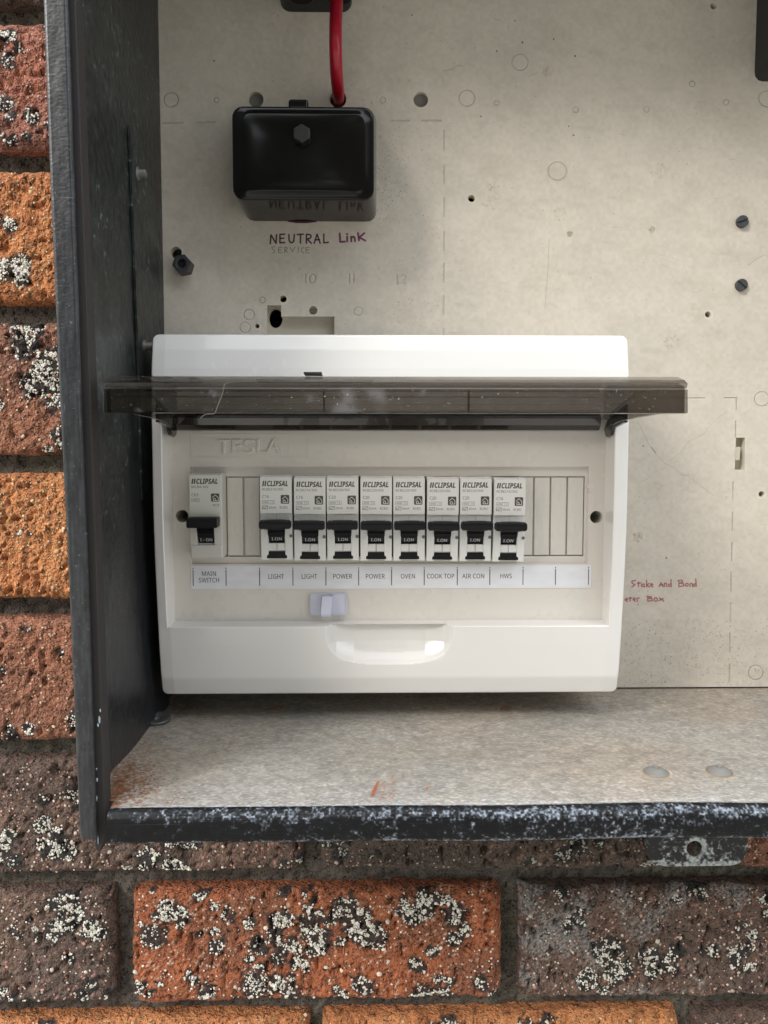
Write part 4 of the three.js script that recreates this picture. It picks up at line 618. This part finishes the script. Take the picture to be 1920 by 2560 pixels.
// small stick-on clip
{
  const z0 = ZR + 0.0001, a = D(670.5, 1281, z0), b = D(750, 1327, z0), cx = (a.x + b.x) / 2, cy = (a.y + b.y) / 2;
  const root = thing('adhesive_clip', 'small bluish white stick-on cable clip below the label strip', 'clip', new THREE.Vector3(cx, cy, z0));
  const m = phys({ color: lin(0.62, 0.64, 0.76), roughness: 0.3 }), w = (b.x - a.x) / 2, h = (a.y - b.y) / 2;
  const pl = extr(rrect(-w, w, -h, h, 0.0012), 0, 0.0016, 0.0003); pl.rotateZ(0.02); local('base_pad', pl, m, root);
  const rim = rrect(-w, w, -h, h, 0.0012); rim.holes.push(rrect(-w + 0.0006, w - 0.0006, -h + 0.0006, h - 0.0006, 0.0008, THREE.Path)); const rg = extr(rim, 0.0012, 0.0021, 0.0001); rg.rotateZ(0.02); local('base_rim', rg, m, root);
  local('guide_rib', boxAt(-0.0045, -0.0037, -h + 0.002, h - 0.002, 0.0014, 0.0035, 0.0003), m, root); local('guide_rib', boxAt(0.0013, 0.0021, -h + 0.002, h - 0.002, 0.0014, 0.0042, 0.0003), m, root);
  const cv = [[h - 0.0012, 0.0012], [h - 0.0008, 0.0035], [h - 0.0014, 0.0058], [h - 0.0045, 0.0072], [-0.001, 0.0082], [-0.0046, 0.0078], [-0.0066, 0.006], [-0.0070, 0.0038]];
  const top = cv.map(([y, z]) => new THREE.Vector2(z, y)), sp = new THREE.SplineCurve(top).getPoints(30); const V = [], I = [], wt = 0.0027, tk = 0.0007; sp.forEach((p, i) => { const q = sp[Math.min(i + 1, 30)], o = sp[Math.max(i - 1, 0)], dx = q.x - o.x, dy = q.y - o.y, l = Math.hypot(dx, dy), nz = dy / l, nyy = -dx / l; const sx = lerp(0.0007, -0.0007, i / 30) - 0.0008; for (const [xx, k] of [[-wt, 0], [wt, 0], [wt, 1], [-wt, 1]]) V.push(sx + xx, p.y + nyy * tk * k, p.x + nz * tk * k); });
  for (let i = 0; i < 30; i++) for (let k = 0; k < 4; k++) { const A = i * 4 + k, B = i * 4 + (k + 1) % 4; I.push(A, B, B + 4, A, B + 4, A + 4); } I.push(0, 1, 2, 0, 2, 3, 120, 122, 121, 120, 123, 122);
  let g = new THREE.BufferGeometry(); g.setAttribute('position', new THREE.Float32BufferAttribute(V, 3)); g.setIndex(I); g = toCreasedNormals(g, 0.7); local('tongue', g, m, root);
}

// ------------------------------------------------------------------ circuit breakers
const brkWhite = std({ color: lin(0.80, 0.80, 0.785), roughness: 0.42 }), brkGrey = std({ color: lin(0.62, 0.61, 0.57), roughness: 0.48 }), toggleBlack = phys({ color: lin(0.007, 0.0075, 0.0095), roughness: 0.4, specularIntensity: 0.5 });
function namePrint(model, rating, rcbo) {
  const W = 360, H = rcbo ? 400 : 480, [c, x] = canvas(W, H), s = W / 17.5;
  fillPixels(x, W, H, (i, j) => { const q = (rcbo ? 226 : 214) + 4 * (hash(i, j, 8) - 0.5); return [q, q, q * (rcbo ? 0.985 : 0.96)]; });
  x.fillStyle = '#4a4340'; x.save(); x.transform(1, 0, -0.16, 1, 12, 0); const y0 = 42; x.fillRect(32, y0, 16, 58); x.fillRect(56, y0, 16, 58);
  x.font = 'bold 76px sans-serif'; x.textBaseline = 'alphabetic'; const tw = x.measureText('CLIPSAL').width; x.save(); x.translate(80, y0 + 57); x.scale(242 / tw, 1.02); x.fillText('CLIPSAL', 0, 0); x.lineWidth = 3; x.strokeStyle = '#4a4340'; x.strokeText('CLIPSAL', 0, 0); x.restore(); x.restore();
  x.fillStyle = '#565450'; x.font = '36px sans-serif'; const mw = x.measureText(model).width; x.save(); x.translate(26, 147); x.scale((rcbo ? 240 : 190) / mw, 1); x.fillText(model, 0, 0); x.restore();
  x.font = '46px sans-serif'; x.fillText(rating, 26, rcbo ? 230 : 240); x.strokeStyle = '#6a6864'; x.lineWidth = 3; x.font = '30px sans-serif';
  const by = rcbo ? 256 : 262; x.strokeRect(26, by, rcbo ? 138 : 88, 38); x.fillText('4500', 36, by + 30); if (rcbo) { x.beginPath(); x.moveTo(124, by); x.lineTo(124, by + 38); x.stroke(); x.fillText('3', 136, by + 30); }
  // house sign
  const hx = rcbo ? 236 : 242, hy = rcbo ? 196 : 208, hs = rcbo ? 96 : 92; x.fillStyle = '#4e4846'; x.beginPath(); x.roundRect(hx, hy, hs, hs, 12); x.fill(); x.strokeStyle = '#e8e6e0'; x.lineWidth = 6; x.beginPath(); x.moveTo(hx + 16, hy + 46); x.lineTo(hx + 48, hy + 16); x.lineTo(hx + 80, hy + 46); x.lineTo(hx + 80, hy + 82); x.lineTo(hx + 26, hy + 82); x.lineTo(hx + 26, hy + 62); x.stroke(); x.beginPath(); x.arc(hx + 38, hy + 66, 12, Math.PI, 0); x.lineTo(hx + 50, hy + 80); x.stroke();
  x.fillStyle = '#62605c'; x.font = '38px sans-serif'; if (rcbo) { x.strokeStyle = '#8a8884'; x.strokeRect(26, 314, 60, 34); x.beginPath(); x.moveTo(32, 344); x.bezierCurveTo(44, 300, 50, 368, 60, 330); x.lineTo(80, 318); x.stroke(); x.font = '34px sans-serif'; x.fillText('30mA', 94, 345); x.font = '36px sans-serif'; x.fillText('RCBO', 222, 346); } else { x.font = '36px sans-serif'; x.fillText('MCB', 258, 352); }
  return tex(c);
}
function onPrint(txt) { const [c, x] = canvas(160, 72); x.fillStyle = 'rgb(21,22,26)'; x.fillRect(0, 0, 160, 72); x.fillStyle = '#e4e6ea'; x.font = '54px sans-serif'; x.textAlign = 'center'; x.textBaseline = 'middle'; x.fillText(txt, 80, 36); return tex(c); }
const onMat = std({ map: onPrint('I.ON'), roughness: 0.45 }), onMat2 = std({ map: onPrint('I - ON'), roughness: 0.45 });
const mm = 0.001;
function bar(w, y, z, ry, rz, bulge) {                           // ribbed toggle handle: rounded bar lying along x, slightly swollen in the middle
  const N = 28, M = 20, V = [], I = [];
  for (let i = 0; i <= N; i++) { const t = i / N, x = (t - 0.5) * w, s = 1 + bulge * (1 - Math.pow(Math.abs(2 * t - 1), 2.5)) - (i === 0 || i === N ? 0.25 : 0) - (i === 4 || i === N - 4 ? 0.1 : 0); for (let k = 0; k < M; k++) { const a = k / M * 2 * Math.PI, c = Math.cos(a), d = Math.sin(a), q = 0.55; V.push(x, y + ry * s * Math.sign(d) * Math.pow(Math.abs(d), q), z + rz * Math.sign(c) * Math.pow(Math.abs(c), q)); } }
  for (let i = 0; i < N; i++) for (let k = 0; k < M; k++) { const a = i * M + k, b = i * M + (k + 1) % M; I.push(a, b, b + M, a, b + M, a + M); }
  const c0 = V.length / 3; V.push(-w / 2, y, z, w / 2, y, z); for (let k = 0; k < M; k++) { I.push(c0, (k + 1) % M, k); I.push(c0 + 1, N * M + k, N * M + (k + 1) % M); }
  let g = new THREE.BufferGeometry(); g.setAttribute('position', new THREE.Float32BufferAttribute(V, 3)); g.setIndex(I); return toCreasedNormals(g, 0.7);
}
function sideExtrude(pts, x0, x1, bev = 0.00025) { const g = extr(poly(pts), 0, x1 - x0, bev); g.rotateY(-Math.PI / 2); g.translate(x1, 0, 0); return g; }  // pts are [z, y]
function makeRCBO(label, printMat, pos, group) {
  const o = thing('circuit_breaker', label, 'circuit breaker', pos, group); const w = 8.62 * mm;
  // moulded body: side profile, then cheeks either side of the toggle, then the foot either side of the test button
  const body = [
    sideExtrude([[-30, 0.2], [9.2, 0.2], [9.6, 4.9], [9.8, 5.2], [6.2, 8.8], [6.2, 22.3], [10.2, 22.6], [10.5, 25.2], [10.5, 45.2], [9, 46.2], [-30, 46.2]].map(([a, b]) => [a * mm, b * mm]), -w + 4.2 * mm, w - 4.2 * mm, 0.0001),
    ...[-1, 1].map((s) => sideExtrude([[-30, 0], [10.4, 0], [10.8, 5.2], [11.2, 8], [11.6, 12], [11.6, 17], [10.8, 22], [10.8, 25.2], [10.6, 45.3], [9.6, 46.3], [-30, 46.3]].map(([a, b]) => [a * mm, b * mm]), s < 0 ? -w : w - 4.15 * mm, s < 0 ? -w + 4.15 * mm : w, 0.0003)),
    boxAt(-4.6 * mm, -0.12 * mm, 5.1 * mm, 9.2 * mm, 6 * mm, 10.6 * mm, 0.0003), boxAt(0.12 * mm, 4.6 * mm, 5.1 * mm, 9.2 * mm, 6 * mm, 10.6 * mm, 0.0003),
    boxAt(-4.6 * mm, -0.08 * mm, 22.0 * mm, 25.3 * mm, 6 * mm, 11 * mm, 0.0002), boxAt(0.08 * mm, 4.6 * mm, 22.0 * mm, 25.3 * mm, 6 * mm, 11 * mm, 0.0002),
  ];
  local('body', body, brkWhite, o);
  const np = boxAt(-w, w, 25.5 * mm, 45.4 * mm, 9 * mm, 12.4 * mm, 0.0003); planar(np, 'x', 'y', 1 / (2 * w), 1 / (19.9 * mm), -w, 25.5 * mm); local('name_plate', np, printMat, o);
  const tog = local('toggle', [bar(16.6 * mm, 19.9 * mm, 16.4 * mm, 2.35 * mm, 3.6 * mm, 0.16), sideExtrude([[2, 9], [8.6, 9.2], [12.2, 14.6], [12.6, 15.2], [12.4, 15.8], [13.6, 16.6], [13.4, 17.2], [15, 18.2], [16, 21], [10, 22], [2, 22]].map(([a, b]) => [a * mm, b * mm]), -4.7 * mm, 4.7 * mm, 0.0002)], toggleBlack, o);
  const pl = new THREE.PlaneGeometry(8.2 * mm, 3.7 * mm); pl.rotateX(Math.atan2(3.6, 5.4)); pl.translate(0, 11.45 * mm, 10.36 * mm); local('toggle_print', pl, onMat, tog);
  local('test_button', [boxAt(-5.7 * mm, 5.7 * mm, 0.7 * mm, 4.6 * mm, 5 * mm, 10.6 * mm, 0.0004), boxAt(-0.5 * mm, 0.5 * mm, 1.2 * mm, 3.6 * mm, 10.4 * mm, 10.9 * mm, 0.0001), boxAt(-2 * mm, 2 * mm, 3.1 * mm, 3.5 * mm, 10.4 * mm, 10.85 * mm, 0.0001)], toggleBlack, o);
  const pin = new THREE.CylinderGeometry(0.9 * mm, 0.9 * mm, 0.6 * mm, 14); pin.rotateX(Math.PI / 2); pin.translate(w - 0.75 * mm, 13.2 * mm, 11.6 * mm); local('rivet_head', pin, std({ color: lin(0.16, 0.16, 0.15), roughness: 0.5 }), o);
  return o;
}
{
  const zS = ZR - 0.0022, m16 = std({ map: namePrint('RCBE216/30S', 'C16', true), roughness: 0.45 }), m20 = std({ map: namePrint('RCBE220/30S', 'C20', true), roughness: 0.45 });
  const list = [['white residual-current breaker marked C16 above the LIGHT label, beside the blank strips', m16, 0, 0], ['white residual-current breaker marked C16 above the LIGHT label, beside the first POWER breaker', m16, 3, 0],
    ['white residual-current breaker marked C20 above the POWER label, beside a LIGHT breaker', m20, 1, 0], ['white residual-current breaker marked C20 above the POWER label, beside the OVEN breaker', m20, 3, 0], ['white residual-current breaker marked C20 above the OVEN label', m20, 3.5, 0], ['white residual-current breaker marked C20 above the COOK TOP label', m20, 5, 0], ['white residual-current breaker marked C20 above the AIR CON label', m20, 4.5, 0], ['white residual-current breaker marked C16 above the HWS label, last in the row', m16, 7, 0]];
  list.forEach(([lb, m, dv], i) => { const u = 563.5 + 71.3 * i, c = D(u + 35, 1209 + (i ? 0.6 : 0), zS + 0.0105); const o = makeRCBO(lb, m, new THREE.Vector3(c.x, c.y - dv * 0.00012, zS), 'breakers in the enclosure window'); o.rotation.z = [0.004, -0.005, 0.003, -0.002, 0.005, -0.004, 0.002, -0.006][i]; o.rotation.x = [0.002, -0.004, 0.004, 0, -0.003, 0.003, -0.002, 0.004][i]; });
  // main switch
  const c = D(449, 1205, zS + 0.0105), o = thing('circuit_breaker', 'grey white main switch breaker marked C63 above the MAIN SWITCH label', 'circuit breaker', new THREE.Vector3(c.x - 0.0004, c.y, zS), 'breakers in the enclosure window'), w = 8.8 * mm;
  local('body', [sideExtrude([[-30, 0.2], [10, 0.2], [10.2, 8.0], [6, 8.4], [6, 21], [11.6, 22], [11.6, 45], [10.4, 46], [-30, 46]].map(([a, b]) => [a * mm, b * mm]), -w + 3.8 * mm, w - 4.6 * mm, 0.0001),
    sideExtrude([[-30, 0], [11.2, 0], [11.6, 8], [12.2, 14], [12.0, 20], [11.8, 25], [11.8, 45.2], [10.6, 46.2], [-30, 46.2]].map(([a, b]) => [a * mm, b * mm]), -w, -w + 3.75 * mm, 0.0004), sideExtrude([[-30, 0], [11.2, 0], [11.6, 8], [12.2, 14], [12.0, 20], [11.8, 25], [11.8, 45.2], [10.6, 46.2], [-30, 46.2]].map(([a, b]) => [a * mm, b * mm]), w - 4.55 * mm, w, 0.0004),
    boxAt(-w + 0.3 * mm, w - 0.3 * mm, 0.2 * mm, 7.2 * mm, 8 * mm, 11.9 * mm, 0.0005)], brkGrey, o);
  const np = boxAt(-w + 0.0001, w - 0.0001, 22.2 * mm, 45.4 * mm, 10 * mm, 12.5 * mm, 0.0004); planar(np, 'x', 'y', 1 / (2 * w), 1 / (23.2 * mm), -w, 22.2 * mm); local('name_plate', np, std({ map: namePrint('MCB4-163', 'C63', false), roughness: 0.48 }), o);
  const tog = local('toggle', [sideExtrude([[12, 17.6], [20, 17.2], [20.8, 18.4], [20.6, 22], [19, 22.8], [12, 22.8]].map(([a, b]) => [a * mm, b * mm]), -8.6 * mm, 7.6 * mm, 0.0005), sideExtrude([[2, 7.6], [8.8, 7.6], [11.4, 13], [11.9, 13.6], [11.7, 14.4], [13, 15.2], [12.8, 16], [14.5, 17.4], [16, 20], [10, 21.5], [2, 21.5]].map(([a, b]) => [a * mm, b * mm]), -4.8 * mm, 4.1 * mm, 0.0002)], toggleBlack, o);
  const pl = new THREE.PlaneGeometry(7.6 * mm, 3.4 * mm); pl.rotateX(Math.atan2(2.6, 5.4)); pl.translate(-0.3 * mm, 9.8 * mm, 10.12 * mm); local('toggle_print', pl, onMat2, tog);
}

// ------------------------------------------------------------------ bits of litter on the floor sheet
for (const [u, v, a, len, lb] of [[1090 * K, 1532 * K, 0.5, 0.006, 'tiny red brown twig on the floor sheet under the enclosure'], [597 * K, 1531 * K, 0.35, 0.008, 'thin dry straw on the floor sheet beside the corner of the enclosure']]) {
  const p = onY(u, v, yFloor), d = new THREE.Vector3(Math.cos(a), 0, -Math.sin(a)).multiplyScalar(len / 2), c = new THREE.CatmullRomCurve3([p.clone().sub(d).setY(yFloor + 0.0008), p.clone().setY(yFloor + 0.0012), p.clone().add(d).setY(yFloor + 0.0008)]);
  const m = new THREE.Mesh(new THREE.TubeGeometry(c, 8, 0.0006, 6), std({ color: lin(0.22, 0.07, 0.025), roughness: 0.8 })); m.name = numbered('twig'); m.castShadow = m.receiveShadow = true; m.userData = { label: lb, category: 'twig' }; scene.add(m);
}

// ------------------------------------------------------------------ trees across the path, mirrored in the glossy black and smoky plastic
{
  const leafG = new THREE.BufferGeometry(); leafG.setAttribute('position', new THREE.Float32BufferAttribute([0, 0, 0, 0.4, 0.22, 0.05, 0, 1, 0, -0.4, 0.22, 0.05, 0, 0.5, -0.06], 3)); leafG.setIndex([0, 1, 4, 1, 2, 4, 2, 3, 4, 3, 0, 4]); leafG.computeVertexNormals();
  const leafM = std({ color: lin(0.055, 0.085, 0.03), roughness: 0.6, side: THREE.DoubleSide }), barkM = std({ color: lin(0.09, 0.07, 0.05), roughness: 0.95 });
  const spots = [[-2.0, 3.6, 2.5, 4.2], [0.1, 3.3, 2.7, 4.6], [2.1, 3.8, 2.4, 4.0]];
  spots.forEach(([x, z, cy, top], n) => {
    reseed(500 + n); const o = thing('tree', ['middle-sized leafy tree of the three facing the brick wall', 'tallest leafy tree of the three facing the brick wall', 'shortest leafy tree of the three facing the brick wall'][n], 'tree', new THREE.Vector3(x, 0, z), 'trees across the path');
    const limbs = [[[0, 0, 0], [0.05, 1, 0.03], [0, cy, 0], 0.09]]; for (let k = 0; k < 7; k++) { const a = k * 0.9 + n, h = 0.9 + 0.25 * k; limbs.push([[0.03, h, 0.02], [Math.cos(a) * 0.4, h + 0.45, Math.sin(a) * 0.3], [Math.cos(a) * 0.85, h + 0.75, Math.sin(a) * 0.6], 0.035]); }
    const tr = limbs.map(([a, b, c, r]) => { const cv = new THREE.CatmullRomCurve3([a, b, c].map((q) => new THREE.Vector3(...q))), g = new THREE.TubeGeometry(cv, 8, r, 8); const P = g.attributes.position; for (let i = 0; i < P.count; i++) { const ring = Math.floor(i / 9) / 8, ct = cv.getPointAt(ring), f = 1 - 0.7 * ring; P.setXYZ(i, ct.x + (P.getX(i) - ct.x) * f, ct.y + (P.getY(i) - ct.y) * f, ct.z + (P.getZ(i) - ct.z) * f); } return g; });
    local('trunk', tr, barkM, o);
    const N = 11000, im = new THREE.InstancedMesh(leafG, leafM, N), M = new THREE.Matrix4(), q = new THREE.Quaternion(), e = new THREE.Euler();
    const cl = Array.from({ length: 84 }, () => { const a = rnd() * 6.28, b = rr(-1, 1), r = Math.cbrt(rnd()); return [Math.cos(a) * Math.sqrt(1 - b * b) * r * 1.25, cy + b * r * (top - cy) , Math.sin(a) * Math.sqrt(1 - b * b) * r * 0.85, rr(0.22, 0.42)]; });
    for (let i = 0; i < N; i++) { const c = cl[i % cl.length], a = rnd() * 6.28, b = rr(-1, 1), r = Math.cbrt(rnd()) * c[3]; e.set(rnd() * 6, rnd() * 6, rnd() * 6); q.setFromEuler(e); const s = rr(0.09, 0.16); M.compose(new THREE.Vector3(c[0] + Math.cos(a) * Math.sqrt(1 - b * b) * r, c[1] + b * r, c[2] + Math.sin(a) * Math.sqrt(1 - b * b) * r), q, new THREE.Vector3(s, s, s)); im.setMatrixAt(i, M); }
    im.name = 'crown'; im.userData.kind = 'stuff'; im.castShadow = im.receiveShadow = true; o.add(im);
  });
}

// ------------------------------------------------------------------ renderer
const renderer = new THREE.WebGLRenderer({ antialias: true });
renderer.setSize(768, 1024);
renderer.toneMapping = THREE.LinearToneMapping;
renderer.toneMappingExposure = EXPOSURE;
renderer.shadowMap.enabled = true; renderer.shadowMap.type = THREE.PCFSoftShadowMap;
renderer.render(scene, camera);
